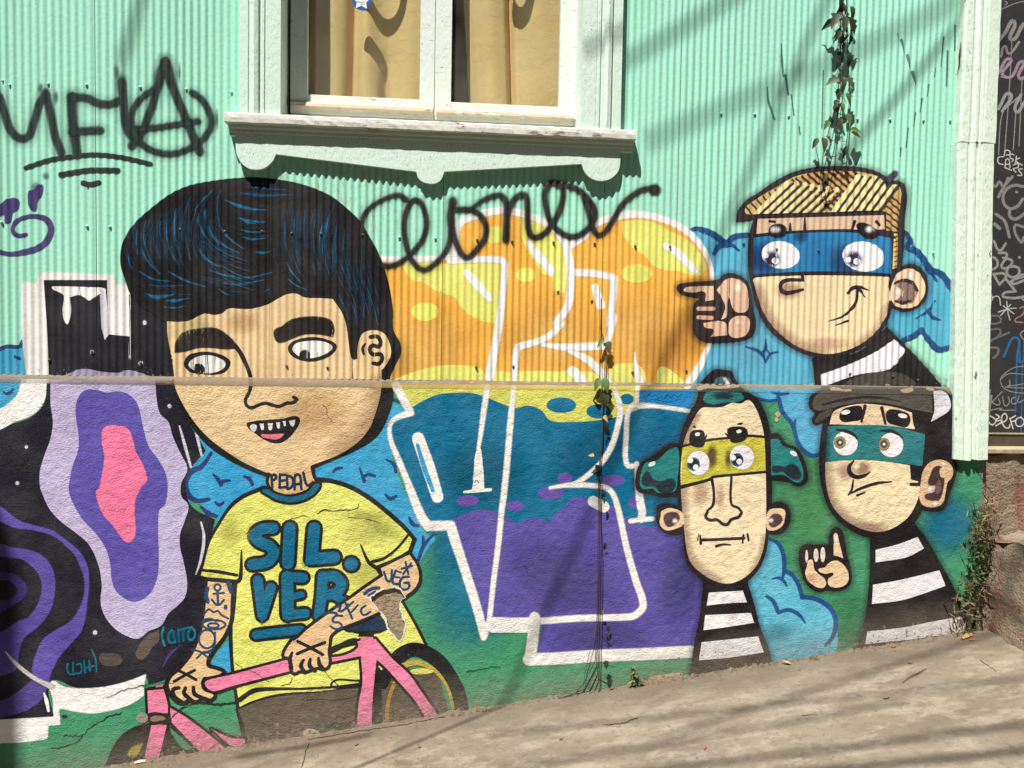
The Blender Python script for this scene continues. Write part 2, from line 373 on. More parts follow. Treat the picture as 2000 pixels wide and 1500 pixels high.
pv = MB()                                      # pavement: one sloping sheet
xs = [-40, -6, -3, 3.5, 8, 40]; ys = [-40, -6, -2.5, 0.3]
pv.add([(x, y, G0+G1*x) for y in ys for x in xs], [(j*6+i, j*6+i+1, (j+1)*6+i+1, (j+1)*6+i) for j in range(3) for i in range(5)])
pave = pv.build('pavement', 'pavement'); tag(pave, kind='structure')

house = empty('house_front', (0.3, 0.05, 0.0), 'mint green house front of corrugated metal above a plastered, mural covered base', 'house')
for i in range(len(EDGES)-1):
    a, b = EDGES[i]+GAP, EDGES[i+1]-GAP
    cs = [a] + [c for c in COLS if a+1e-5 < c < b-1e-5] + [b]
    v, f = [], []
    for j in range(len(cs)-1):
        mid = (cs[j]+cs[j+1])/2
        top = SILL_TOP-0.02 if OPEN_L < mid < OPEN_R else 3.9
        n = len(v)
        v += [(cs[j], wave(cs[j], i), SEAM_Z-0.004), (cs[j+1], wave(cs[j+1], i), SEAM_Z-0.004), (cs[j+1], wave(cs[j+1], i), top), (cs[j], wave(cs[j], i), top)]
        f.append((n, n+1, n+2, n+3))
    me = mesh('corrugated_sheet', v, f)
    bm = bmesh.new(); bm.from_mesh(me); bmesh.ops.remove_doubles(bm, verts=bm.verts, dist=1e-6); bm.to_mesh(me); bm.free()
    link('corrugated_sheet', me, 'mint', house, True)
sb = MB()
for x0, x1, z0, z1 in ((WALL_L, OPEN_L-0.02, 1.0, 3.9), (OPEN_R+0.02, 2.22, 1.0, 3.9), (OPEN_L-0.02, OPEN_R+0.02, 1.0, SILL_TOP-0.06), (OPEN_L-0.02, OPEN_R+0.02, 3.55, 3.9)):
    sb.box(x0, x1, 0.012, 0.03, z0, z1)
sb.build('sheathing', 'sheathing', house)
rm = MB(); x0, x1, y0, y1, z0, z1 = OPEN_L-0.6, OPEN_R+0.6, 0.03, 2.6, 1.3, 3.95
rm.add([(x0,y0,z0),(x1,y0,z0),(x1,y1,z0),(x0,y1,z0),(x0,y0,z1),(x1,y0,z1),(x1,y1,z1),(x0,y1,z1)], [(0,1,2,3),(4,7,6,5),(1,5,6,2),(2,6,7,3),(3,7,4,0)])
rm.build('room_shell', 'room', house)
MB().box(WALL_L, 2.24, -0.05, 0.6, 3.9, 4.0).build('roof_edge', 'bare_wood', house)

# nail heads along the battens
nm = bmesh.new(); bmesh.ops.create_uvsphere(nm, u_segments=8, v_segments=5, radius=0.0055)
nme = bpy.data.meshes.new('nail'); nm.to_mesh(nme); nm.free(); nme.polygons.foreach_set('use_smooth', [True]*len(nme.polygons)); nme.materials.append(M['nail'])
nmd = nme.copy(); nmd.materials.clear(); nmd.materials.append(M['nail_dark'])
for px, py, dk in [(6,158,0),(20,166,0),(95,164,0),(170,166,0),(274,170,0),(364,174,0),(452,180,0),(709,459,1),(780,464,0),(850,466,0),(932,469,1),(1000,472,1),(1081,474,1),(1161,476,1),(1240,481,1),(1308,482,1),
                   (1408,222,0),(1474,223,0),(1540,227,0),(1675,232,0),(1739,233,0),(1804,235,0),(1855,236,0),(1452,476,1),(1517,487,1),(1598,489,1),(1822,494,0),(97,703,1),(181,687,1),(275,709,1),(4,434,0),(171,442,0),(215,443,0),
                   (352,448,1),(439,452,1),(512,452,1),(570,456,1),(627,457,1),(930,717,1),(1003,716,1),(1235,727,1),(1090,570,1),(1156,588,1),(560,715,1),(640,718,1),(1745,735,1),(1660,730,1),(1340,724,1)]:
    x, z = W(px, py); o = bpy.data.objects.new('nail_head', nmd if dk else nme); COL.objects.link(o); o.parent = house
    x = round(x/PER - 0.5 + 0.15*sheet_of(x))*PER + PER*(0.5 - 0.15*sheet_of(x)) if False else x
    o.location = Vector((x, wave(x)-0.003, z)) - house.location; o.scale = (1, 0.75, 1)

# ---------------------------------------------------------------- paint engine
FR = {'A': (200,320,.3), 'B': (300,580,.25), 'C': (350,880,.25), 'D': (200,1125,.25), 'E': (1300,300,.3), 'F': (1220,700,.2), 'G': (1220,1000,.2),
      'H': (1540,740,.2), 'I': (1540,1000,.2), 'J': (0,320,.22), 'K': (0,640,.23), 'L': (0,950,.23), 'M': (0,1200,.2), 'N': (680,330,.2), 'O': (1020,340,.2),
      'P': (740,600,.26), 'Q': (740,900,.26), 'R': (600,1150,.2335), 'S': (1000,1150,.2335), 'T': (1400,1200,.2), 'X': (0,0,.25), 'Y': (1500,0,.25),
      'U': (1760,350,.24), 'V': (1760,680,.24), 'Z': (0,0,1.0)}
def parse(s):
    fx, fy, k = FR['Z']; pts, cor, buf = [], [], []
    for t in s.split():
        if t.endswith(':'): fx, fy, k = FR[t[:-1]]; continue
        c = t.endswith('!'); buf.append(float(t.rstrip('!')))
        if len(buf) == 2: pts.append((fx+buf[0]*k, fy+buf[1]*k)); cor.append(c); buf = []
    return np.array(pts), cor
def curve(s, closed, smooth=True, step=6.0):
    P, C = parse(s) if isinstance(s, str) else (np.asarray(s, float), [False]*len(s))
    n = len(P)
    if not smooth or n < 3: return P
    T = []
    for i in range(n):
        a, b = (P[i-1], P[(i+1) % n]) if closed else (P[max(i-1, 0)], P[min(i+1, n-1)])
        d = b-a; l = np.hypot(*d); T.append(d/l if l > 0 else d)
    out = []
    for i in range(n if closed else n-1):
        j = (i+1) % n; p, q = P[i], P[j]; L = np.hypot(*(q-p))
        if L < 1e-6: continue
        ch = (q-p)/L; m0 = (ch if C[i] else T[i])*L; m1 = (ch if C[j] else T[j])*L
        k = 1 if (C[i] and C[j]) else max(2, min(10, int(math.ceil(L/step))))
        for t in np.arange(k)/k:
            h = ((2*t**3-3*t**2+1)*p + (t**3-2*t**2+t)*m0 + (-2*t**3+3*t**2)*q + (t**3-t**2)*m1); out.append(h)
    if not closed: out.append(P[-1])
    return np.array(out)
def ell(s, rx, ry=None, rot=0, n=26):
    c = parse(s)[0][0] if isinstance(s, str) else s
    k = FR[s.split()[0][:-1]][2] if isinstance(s, str) and ':' in s else 1.0
    ry = rx if ry is None else ry; a = np.arange(n)/n*2*math.pi; r = rad(rot)
    x, y = rx*k*np.cos(a), ry*k*np.sin(a)
    return np.stack([c[0]+x*math.cos(r)-y*math.sin(r), c[1]+x*math.sin(r)+y*math.cos(r)], 1)
HOLES = []
def cdt(faces, keep):
    """triangles of the union of the faces that keep(ids) accepts, minus the holes in the plaster"""
    allp = np.concatenate(faces); lo, hi = allp.min(0), allp.max(0)
    nf = len(faces); fs = list(faces)
    for h in HOLES:
        if (h.max(0) > lo).all() and (h.min(0) < hi).all(): fs.append(h)
    vv, ff = [], []
    for p in fs:
        x, y = p[:, 0], p[:, 1]
        if np.dot(x, np.roll(y, -1)) - np.dot(y, np.roll(x, -1)) < 0: p = p[::-1]
        b = len(vv); vv += [Vector((float(q[0]), float(q[1]))) for q in p]; ff.append(list(range(b, b+len(p))))
    v, e, f, ov, oe, of = delaunay_2d_cdt(vv, [], ff, 1, 1e-4)
    tris = []
    for q, ids in zip(f, of):
        if not ids or any(i >= nf for i in ids) or not keep(ids): continue
        for k in range(1, len(q)-1): tris.append((q[0], q[k], q[k+1]))
    return np.array([(p.x, p.y) for p in v]), tris
def seg_dist(V, path, r=None):
    """signed gap from the stroke's edge; r = radius per path point"""
    best = np.full(len(V), 1e9); r = np.zeros(len(path)) if r is None else r
    for a, b, ra, rb in zip(path[:-1], path[1:], r[:-1], r[1:]):
        d = b-a; L = d.dot(d)
        t = np.clip(((V-a) @ d)/L, 0, 1) if L > 0 else np.zeros(len(V))
        best = np.minimum(best, np.hypot(*(V-(a+t[:, None]*d)).T) - (ra+t*(rb-ra)))
    return best
def inside(V, poly):
    x, y = V[:, 0], V[:, 1]; c = np.zeros(len(V), bool); q = np.roll(poly, -1, 0)
    for (x0, y0), (x1, y1) in zip(poly, q):
        if y0 == y1: continue
        c ^= ((y0 > y) != (y1 > y)) & (x < (x1-x0)*(y-y0)/(y1-y0)+x0)
    return c
def ribbon(path, r, closed=False):
    n = len(path); N = []
    for i in range(n):
        a = path[i-1] if (i or closed) else path[0]; b = path[(i+1) % n] if (i < n-1 or closed) else path[-1]
        d0, d1 = path[i]-a, b-path[i]
        l0, l1 = np.hypot(*d0), np.hypot(*d1)
        d0 = d0/l0 if l0 > 1e-9 else d1/max(l1, 1e-9); d1 = d1/l1 if l1 > 1e-9 else d0
        t = d0+d1; l = np.hypot(*t); t = t/l if l > 1e-6 else d0
        k = min(1.5, 1/max(0.3, t.dot(d0))); N.append(np.array([-t[1], t[0]])*k)
    N = np.array(N); Lp, Rp = path+N*r[:, None], path-N*r[:, None]
    return Lp, Rp
def ribbon_faces(path, r, closed=False, caps=True):
    L, Rr = ribbon(path, r, closed); n = len(path); fs = []
    for i in range(n if closed else n-1):
        j = (i+1) % n; q = np.array([L[i], L[j], Rr[j], Rr[i]])
        fs += [q[:3], q[[0, 2, 3]]]
    if caps and not closed:
        for i, k in ((0, 1), (n-1, n-2)):
            d = path[i]-path[k]; a0 = math.atan2(d[1], d[0])
            fs.append(np.array([path[i]+r[i]*np.array([math.cos(a0+t), math.sin(a0+t)]) for t in np.linspace(-math.pi/2, math.pi/2, 7)]))
    for i in range(0 if closed else 1, n if closed else n-1):      # round off sharp turns
        d0, d1 = path[i]-path[i-1], path[(i+1) % n]-path[i]
        if d0.dot(d1) < 0.4*np.hypot(*d0)*np.hypot(*d1):
            fs.append(np.array([path[i]+r[i]*np.array([math.cos(t), math.sin(t)]) for t in np.arange(10)/10*2*math.pi]))
    return [f for f in fs if abs(np.dot(f[:, 0], np.roll(f[:, 1], -1)) - np.dot(f[:, 1], np.roll(f[:, 0], -1))) > 1e-3]

LEVELS = []                                    # (x0,y0,x1,y1,level,surface)
def level_for(V, surf):
    x0, y0 = V.min(0); x1, y1 = V.max(0); lv = 0
    for a, b, c, d, l, s in LEVELS:
        if s == surf and a < x1 and c > x0 and b < y1 and d > y0 and l >= lv: lv = l+1
    LEVELS.append((x0, y0, x1, y1, lv, surf)); return lv
THINGS = []
class Thing:
    def __init__(s, name, label, cat, group=None, surf='wall', single=False, host=None):
        s.host = host; s.name, s.label, s.cat, s.group, s.surf, s.single = name, label, cat, group, surf, single
        s.parts = []; THINGS.append(s)
    def multi(s, name, parent=None): return Multi(name, s, parent)
    def part(s, name, parent=None, label=None):
        p = Part(name, s, parent, label); s.parts.append(p); return p
class Part:
    def __init__(s, name, thing, parent, label):
        s.name, s.thing, s.parent, s.label = name, thing, parent, label; s.shapes = []
    def subs(s, name): return Multi(name, s.thing, s)
    def sub(s, name, label=None): return s.thing.part(name, s, label)
    def put(s, V, tris, al, col):
        if len(tris) == 0: return s
        used = V[np.unique(np.array(tris).ravel())]
        s.shapes.append((V, tris, al, alb(col), level_for(used, s.thing.surf))); return s
    def fill(s, pts, col, soft=0.0, a=1.0, smooth=True, clip=None):
        poly = curve(pts, True, smooth)
        faces = [poly]; keep = lambda ids: True
        if soft > 0:
            pc = np.vstack([poly, poly[:1]]); faces = [poly] + ribbon_faces(poly, np.full(len(poly), soft), True)
        if clip is not None:
            faces = [clip] + faces; keep = lambda ids: 0 in ids and len(ids) > 1
        V, t = cdt(faces, keep)
        al = np.full(len(V), a)
        if soft > 0:
            d = seg_dist(V, pc); al = np.where(inside(V, poly), 1.0, np.clip(1-d/soft, 0, 1))*a
        return s.put(V, t, al, col)
    def line(s, pts, w_, col, soft=0.0, a=1.0, smooth=True, closed=False, clip=None):
        path = curve(pts, closed, smooth, 5.0); n = len(path)
        ws = np.interp(np.linspace(0, 1, n), np.linspace(0, 1, len(w_)), w_) if isinstance(w_, (list, tuple)) else np.full(n, float(w_))
        r = np.maximum(ws/2, 0.35)
        faces = []; keep = lambda ids: True
        if soft > 0:
            rin = np.maximum(r-soft*0.5, 0.3); rout = r+soft*0.5
            faces += ribbon_faces(path, rout, closed) + ribbon_faces(path, rin, closed)
        else: faces += ribbon_faces(path, r, closed)
        if clip is not None:
            faces = [clip]+faces; keep = lambda ids: 0 in ids and len(ids) > 1
        V, t = cdt(faces, keep)
        al = np.full(len(V), a)
        if soft > 0:
            pc = np.vstack([path, path[:1]]) if closed else path; rr = np.append(rin, rin[0]) if closed else rin
            al = np.clip(1 - seg_dist(V, pc, rr)/soft, 0, 1)*a
        return s.put(V, t, al, col)
    def shade(s, clip, pts, w_, col, a=0.5, smooth=True):
        """sprayed soft band along a path, kept inside the clip outline"""
        path = curve(pts, False, smooth, 9.0); n = len(path); r = np.full(n, w_/2.0)
        faces = [clip] + ribbon_faces(path, r) + ribbon_faces(path, r*0.5)
        V, t = cdt(faces, lambda ids: 0 in ids and len(ids) > 1)
        q = np.clip(1 - seg_dist(V, path)/(w_/2.0), 0, 1); return s.put(V, t, a*q**0.9, col)
    def blob(s, c, rx, ry, col, a=0.8, rot=0, clip=None, core=0.15):
        rings = [ell(c, rx*k, ry*k, rot, 22) for k in (1.0, 0.8, 0.6, 0.4, core)]
        faces = ([clip] if clip is not None else []) + rings
        V, t = cdt(faces, (lambda ids: 0 in ids and len(ids) > 1) if clip is not None else (lambda ids: True))
        cc = rings[0].mean(0); k = FR[c.split()[0][:-1]][2] if isinstance(c, str) and ':' in c else 1.0
        d = V-cc; r_ = rad(rot); u = d[:, 0]*math.cos(r_)+d[:, 1]*math.sin(r_); v_ = -d[:, 0]*math.sin(r_)+d[:, 1]*math.cos(r_)
        q = np.clip(1-np.hypot(u/(rx*k), v_/(ry*k)), 0, 1); q = np.clip(q/(1-core), 0, 1)
        return s.put(V, t, a*(q*q*(3-2*q)), col)
    def halo(s, pts, col='3a2a38', soft=12.0, a=0.42):
        '''overspray around a sprayed outline'''
        return s.fill(pts, col, soft, a)
    def dot(s, c, rx, ry, col, rot=0, a=1.0):
        V, t = cdt([ell(c, rx, ry, rot)], lambda i: True); return s.put(V, t, np.full(len(V), a), col)

class Multi:
    '''every fill, line or dot becomes a part of its own; sprayed shading joins the last one'''
    def __init__(s, name, thing, parent): s.name, s.thing, s.parent, s.last = name, thing, parent, None
    def new(s): s.last = s.thing.part(s.name, s.parent); return s.last
    def fill(s, *a, **k): return s.new().fill(*a, **k)
    def line(s, *a, **k): return s.new().line(*a, **k)
    def dot(s, *a, **k): return s.new().dot(*a, **k)
    def blob(s, *a, **k): return (s.last or s.new()).blob(*a, **k)
def clip_poly(poly, fa):
    """half-plane clip of [(x,y,a)] where fa(p) >= 0"""
    out = []; n = len(poly); vals = [fa(p) for p in poly]
    for i in range(n):
        p, q, a, b = poly[i], poly[(i+1) % n], vals[i], vals[(i+1) % n]
        if a >= 0: out.append(p)
        if (a > 0 and b < 0) or (a < 0 and b > 0):
            t = a/(a-b); out.append((p[0]+t*(q[0]-p[0]), p[1]+t*(q[1]-p[1]), p[2]+t*(q[2]-p[2])))
    return out
DOOR_Y = 0.10
def lift(lv): return 0.0005 + lv*0.00006
SEAM_LO = [e-GAP for e in EDGES]
def place_shape(shape, surf, verts, faces, cols, mats):
    V, tris, al, col, lv = shape; off = lift(lv); cache = {}; sol = 3 if al.min() > 0.999 else 0
    def vid(x, y, z, a):
        k = (round(x*1e5), round(z*1e5), round(y*2e4)); i = cache.get(k)
        if i is None: i = cache[k] = len(verts); verts.append((x, y, z)); cols.append((col[0], col[1], col[2], a))
        return i
    def emit(ids, m):
        u = [i for n_, i in enumerate(ids) if i != ids[n_-1]]
        if len(set(u)) >= 3 and len(set(u)) == len(u): faces.append(u); mats.append(m)
    for t in tris:
        P = [(V[i][0], V[i][1], al[i]) for i in t]
        if max(p[2] for p in P) <= 0.002: continue
        if surf == 'door':
            emit([vid(*(lambda q: (q[0], DOOR_Y-off, q[1]))(W(p[0], p[1], DOOR_Y)), p[2]) for p in P], 2); continue
        up = clip_poly(P, lambda p: LT[0]+LT[1]*p[0]-p[1])
        if len(up) >= 3:                       # on the corrugated sheets: cut at every facet and fold along them
            Q = [(*W(p[0], p[1], 0.0), p[2]) for p in up]
            x0, x1 = min(q[0] for q in Q), max(q[0] for q in Q)
            k = bisect_right(COLS, x0); rest = Q
            while rest:
                if k < len(COLS) and COLS[k] < x1-1e-7:
                    c = COLS[k]; piece = clip_poly(rest, lambda p: c-p[0]); rest = clip_poly(rest, lambda p: p[0]-c)
                else: piece, rest = rest, None
                if len(piece) >= 3:
                    mx = (min(p[0] for p in piece)+max(p[0] for p in piece))/2; i = sheet_of(mx)
                    if EDGES[i]+GAP*0.9 < mx < EDGES[i+1]-GAP*0.9:
                        emit([vid(p[0], wave(p[0], i)-off, p[1], p[2]) for p in piece], sol)
                k += 1
                if rest is not None and len(rest) < 3: break
        low = clip_poly(P, lambda p: p[1]-LT[0]-LT[1]*p[0])
        if len(low) < 3: continue
        mid = clip_poly(low, lambda p: LB[0]+LB[1]*p[0]-p[1])
        if len(mid) >= 3:
            ids = []
            for p in mid:
                a0, b0 = LT[0]+LT[1]*p[0], LB[0]+LB[1]*p[0]; f_ = min(1, max(0, (p[1]-a0)/(b0-a0)))
                x, z = W(p[0], p[1], -PROUD*f_); ids.append(vid(x, -PROUD*f_-off-0.0012, z, p[2]*(0.16 if p[0] < 1230 else 0.42)))
            emit(ids, 1)
        bot = clip_poly(low, lambda p: p[1]-LB[0]-LB[1]*p[0])
        if len(bot) >= 3:
            ids = []
            for p in bot:
                x, z = W(p[0], p[1], -PROUD); ids.append(vid(x, -PROUD-off, z, p[2]))
            emit(ids, 4 if sol else 1)
def build_things():
    for T in THINGS:
        built = []
        for p in T.parts:
            if not p.shapes: continue
            v, f, c, m = [], [], [], []
            for sh in p.shapes: place_shape(sh, T.surf, v, f, c, m)
            if not f: continue
            me = bpy.data.meshes.new(p.name); me.from_pydata(v, [], f)
            for k in ('paint_metal', 'paint_wall', 'paint_door', 'solid_metal', 'solid_wall'): me.materials.append(M[k])
            me.polygons.foreach_set('material_index', m); me.polygons.foreach_set('use_smooth', [True]*len(f))
            at = me.attributes.new('Col', 'FLOAT_COLOR', 'POINT'); at.data.foreach_set('color', np.array(c, np.float32).ravel())
            me.update()
            if sum(q.normal.y*q.area for q in me.polygons) > 0: me.flip_normals()
            built.append((p, me, np.array(v)))
        if not built: continue
        allv = np.concatenate([b[2] for b in built])
        base = (float((allv[:, 0].min()+allv[:, 0].max())/2), -PROUD, float(allv[:, 2].min()))
        if T.host is not None:
            for p, me, v in built: link(p.name, me, None, T.host)
            continue
        if T.single:
            assert len(built) == 1; o = link(T.name, built[0][1]); tag(o, T.label, T.cat, T.group); continue
        root = empty(T.name, base, T.label, T.cat, T.group); objs = {}
        for p, me, v in built:
            o = link(p.name, me, None, objs.get(p.parent) if p.parent is not None and p.parent in objs else root); objs[p] = o
            if p.label: o['label'] = p.label
            if getattr(p, 'kind', None): o['kind'] = p.kind
# ---------------------------------------------------------------- plaster base
HOLE = curve("C: 1590 1090 1640 1082 1685 1070 1740 1108 1762 1150 1728 1172 1722 1235 1742 1300 1760 1352 1748 1432 1728 1482 1682 1440 1640 1392 1618 1312 1560 1240 1520 1190 1500 1150 1542 1118", True, True, 4.0)
HOLE = HOLE + np.array([[random.uniform(-1.1, 1.1), random.uniform(-1.1, 1.1)] for _ in HOLE])
HOLES.append(HOLE)
redge = [PX(*q) for q in ((2.32, -PROUD, LEDGE_Z),)] + [(1921, 900), (1918, 960), (1923, 1010), (1913, 1100), (1906, 1180), (1894, 1240), (1882, 1300)] + [PX(2.15, -PROUD, -0.9)]
outer = np.array([PX(WALL_L, -PROUD, LEDGE_Z)] + redge + [PX(WALL_L, -PROUD, -0.9)])
V, T_ = cdt([outer], lambda i: True)
pb = MB(); pb.add([(lambda q: (q[0], -PROUD, q[1]))(W(a, b, -PROUD)) for a, b in V], T_)
pw = [W(a, b, -PROUD) for a, b in redge]       # its broken right end has thickness
for (xa, za), (xb, zb) in zip(pw[:-1], pw[1:]): pb.add([(xa, -PROUD, za), (xb, -PROUD, zb), (xb, 0.1, zb), (xa, 0.1, za)], [(0, 1, 2, 3)])
pb.build('plaster_base', 'plaster', house)
lg = MB(); n = 150                              # sloping mortar ledge under the sheets, slightly uneven
for i in range(n+1):
    x = WALL_L+(2.3-WALL_L)*i/n
    lg.v += [(x, 0.012, SEAM_Z+0.001), (x, -0.0035, SEAM_Z+0.0005), (x, -PROUD*0.55-random.uniform(0, 0.0004), (SEAM_Z+LEDGE_Z)/2+0.001), (x, -PROUD-0.0006, LEDGE_Z+random.uniform(-0.0015, 0.0005)), (x, -PROUD+0.004, LEDGE_Z-0.004)]
    if i: b = (i-1)*5; lg.f += [(b+k, b+5+k, b+6+k, b+1+k) for k in range(4)]
lg.build('mortar_ledge', 'ledge', house, True)
hw = [W(a, b, -PROUD) for a, b in HOLE]; n = len(hw)
mo = MB(); mo.add([(x, -PROUD, z) for x, z in hw] + [(x, -PROUD+0.006, z) for x, z in hw], [(i, i+n, (i+1) % n+n, (i+1) % n) for i in range(n)])
hv, ht = [], []
HOLES.clear(); V, T_ = cdt([HOLE], lambda i: True); HOLES.append(HOLE)
mo.add([(lambda q: (q[0], -PROUD+0.006, q[1]))(W(a, b, -PROUD)) for a, b in V], T_)
mo.build('exposed_mortar', 'mortar', house)

# ================================================================ the mural
BK, SK, SK2, WH, NV = '232021', 'eec68c', 'f8e3b4', 'f6f4f0', '24457a'
bg = Thing('mural_background', '', '', host=house).part('background_paint')
bg.fill("Z: -700 748! -700 1900! 1900 1700! 1880 1300! 1892 1240! 1905 1180! 1911 1100! 1921 1010! 1917 960! 1919 900! 1935 760! 1000 755!", '46986f', smooth=True)
gclip = curve("Z: 846 1045! 846 1420! 1000 1400! 1340 1330! 1340 1000! 900 1000!", True)
bg.blob("Z: 930 1125", 130, 190, '0f7d99', 0.95, 12)
bg.blob("Z: 905 1060", 90, 80, '0b7aa6', 0.8)
rc = curve("Z: 1500 770! 1500 1300! 1880 1300! 1892 1240! 1905 1180! 1911 1100! 1921 1010! 1917 960! 1919 900! 1935 770!", True)
bg.blob("Z: 1852 1025", 75, 85, '14789f', 0.75, 20, rc)
bg.blob("Z: 1600 980", 130, 200, '5aa266', 0.6, 0, rc)
bg.blob("Z: 1660 1210", 70, 80, '3f8a5c', 0.6, 0, rc)

# ---- clouds
CG = 'blue clouds painted between the figures'
def cloud(label):
    return Thing('painted_cloud', label, 'mural cloud', CG)
T = cloud('small blue painted cloud cut off by the left edge, under the purple curl')
p = T.part('cloud_fill'); p.fill("K: -120 190! 0 188 60 172 150 178 190 128 240 100! 240 390 200 465 150 600 60 680 0 695! -120 700!", '46a5cc')
p = T.multi('outline'); p.line("K: 8 182 60 160 150 165 178 158! 190 122 238 100", 8, NV); p.line("K: 130 245 172 265", 6, NV); p.line("K: 28 545 60 562 92 545 112 522", [3, 7, 5], NV)
T = cloud('bright blue painted cloud between the purple piece and the yellow shirt')
p = T.part('cloud_fill'); p.fill("Z: 385 845 372 905 358 945 365 975 395 985 400 1000 425 1012! 420 1045! 520 1010 640 960! 640 880!", '38a3d4')
T.part('cloud_fill').fill("D: 1010 470! 900 600 850 690 870 730! 1010 760!", '44a9d8')
p = T.multi('outline')
for q, ww in (("C: 250 18 212 80 168 132! 92 168 48 258 76 350 140 392 232 380", [6, 11, 11, 7]), ("C: 170 440 230 492 292 512", [5, 10, 6]), ("C: 265 185 300 220 326 268", [3, 8, 6]), ("C: 326 266 340 240 396 234", [7, 4]), ("C: 505 200 552 225 572 266", [4, 8, 6]), ("C: 282 404 315 425 346 404", [4, 8, 4])):
    p.line(q, ww, '26386f', 1.5)
T = cloud('bright blue painted cloud right of the big face, behind the yellow shoulder')
p = T.part('cloud_fill'); p.fill("Z: 752 780! 790 800 800 830 765 850 765 880 770 910 800 980 830 1040 850 1050 838 1068 820 1098! 760 1060 690 980 610 945! 640 890!", '40a6d3')
p = T.multi('outline')
for q, ww in (("C: 1203 168 1230 142 1272 134", [4, 8, 5]), ("C: 1412 142 1446 238", [4, 8]), ("C: 1446 205 1475 185 1528 200", 6), ("C: 1622 72 1678 108 1692 168", [4, 8, 6]), ("C: 1613 345 1650 376 1697 353", [5, 9, 5]), ("C: 1797 525 1830 580 1868 587", [5, 9, 6]), ("C: 1905 672 1908 752", 6), ("C: 1985 655 1912 740 1868 855", [5, 8, 7]), ("P: 98 690 150 708", 7)):
    p.line(q, ww, NV)
T = cloud('sky blue painted cloud left of the blond masked head, under the pointing fist')
p = T.part('cloud_fill'); p.fill("E: 160 492 200 482 300 515 380 572! 440 535 560 530! 760 900 960 1150 1000 1330! 950 1500! 130 1530! 200 1400 280 1240 300 900 290 760 215 580", '5cb4d2')
p.blob("E: 520 1250", 260, 220, '7cc6dc', 0.5, 0, curve("E: 200 1400 280 1240 560 1000 700 1250 980 1330! 950 1500! 130 1500!", True))
p = T.multi('outline')
for q, ww in (("E: 155 502 200 490 300 522 360 565 398 592", [7, 12, 13, 13]), ("E: 398 592 440 545 535 530", [13, 10]), ("E: 395 590 345 605 315 652", [13, 8]), ("E: 400 590 440 602 476 632", [9, 4]),
              ("E: 520 1258 590 1280 632 1312 650 1365", [2, 6, 7, 1]), ("E: 732 1290 680 1306 650 1360", [2, 5, 3]), ("E: 652 1208 650 1268 628 1302", [1, 7, 5]), ("E: 650 1262 672 1298", [4, 2])):
    p.line(q, ww, '1f4f86', 2)
T = cloud('sky blue painted cloud right of the blond masked head, reaching the corner board')
p = T.part('cloud_fill'); p.fill("E: 1530 500! 1600 565 1720 745 1870 900 1890 960! 1865 1262 1800 1290 1720 1230 1660 1155! 1550 1225! 1400 1130! 1500 760", '52b0cd')
p = T.multi('outline')
for q, ww in (("E: 1555 508 1592 560 1580 612! 1640 642 1700 720 1728 765", [8, 14, 13, 13]), ("E: 1700 752 1740 760 1800 790 1850 860 1888 918", [8, 13, 13, 12]), ("E: 1725 768 1766 832", [9, 3]), ("E: 1545 1218 1610 1192 1666 1148! 1720 1222 1780 1277 1858 1258", [10, 12, 9, 13, 9]), ("E: 1755 958 1712 1022 1632 1072", [2, 6, 2]), ("E: 1708 1020 1740 1067 1787 1083", [6, 8, 3])):
    p.line(q, ww, '1d4a80', 2)
T = cloud('light blue painted cloud hanging between the long face and the flat cap')
p = T.part('cloud_fill'); p.fill("F: 1190 290! 1930 290! 1960 560 1905 965 1800 930 1700 800 1640 660 1540 480 1495 410 1300 395 1220 330", '5cb0d6')
p = T.multi('outline')
for q, ww in (("F: 1270 385 1400 415 1495 405! 1500 330", 6), ("F: 1435 325 1510 350 1592 338", [3, 7, 6]), ("F: 1508 400 1540 520 1640 650 1690 820 1760 910 1840 952 1905 935", 8), ("F: 1668 595 1650 665", [3, 8])):
    p.line(q, ww, '1f5590', 1.5)
T = cloud('light blue painted cloud rising beside the striped shirt near the pavement')
p = T.part('cloud_fill'); p.fill("G: 1390 265! 1440 280 1530 360 1560 560! 1640 620 1730 832! 1850 850 1980 930 2060 1090 2080 1280 2030 1440! 2010 1560! 1440 1560! 1280 1000 1200 690 1380 400", '62bbd4')
p.blob("G: 1480 1180", 200, 130, '3f9aa6', 0.6, -10, curve("G: 1390 265! 1440 280 1530 360 1560 560! 1640 620 1730 832! 1850 850 1980 930 2060 1090 2080 1280 2030 1440! 1440 1560! 1280 1000 1200 690 1380 400", True))
p = T.multi('outline')
for q, ww in (("G: 1418 262 1500 310 1550 420 1557 560 1540 655", [5, 8, 8, 8, 4]), ("G: 1560 572 1640 620 1700 720 1732 832! 1800 835 1900 860 2000 930", 8), ("I: 130 838 230 840 350 890 430 970 462 1080 430 1220 360 1300", [6, 8, 9, 9, 8, 5]), ("G: 1442 650 1510 645 1560 680 1582 724", [2, 6, 6, 2]), ("G: 1387 822 1450 870 1500 982! 1600 955 1700 1000 1764 1084", [5, 8, 7, 8, 7, 2])):
    p.line(q, ww, '1f4f8c', 2)

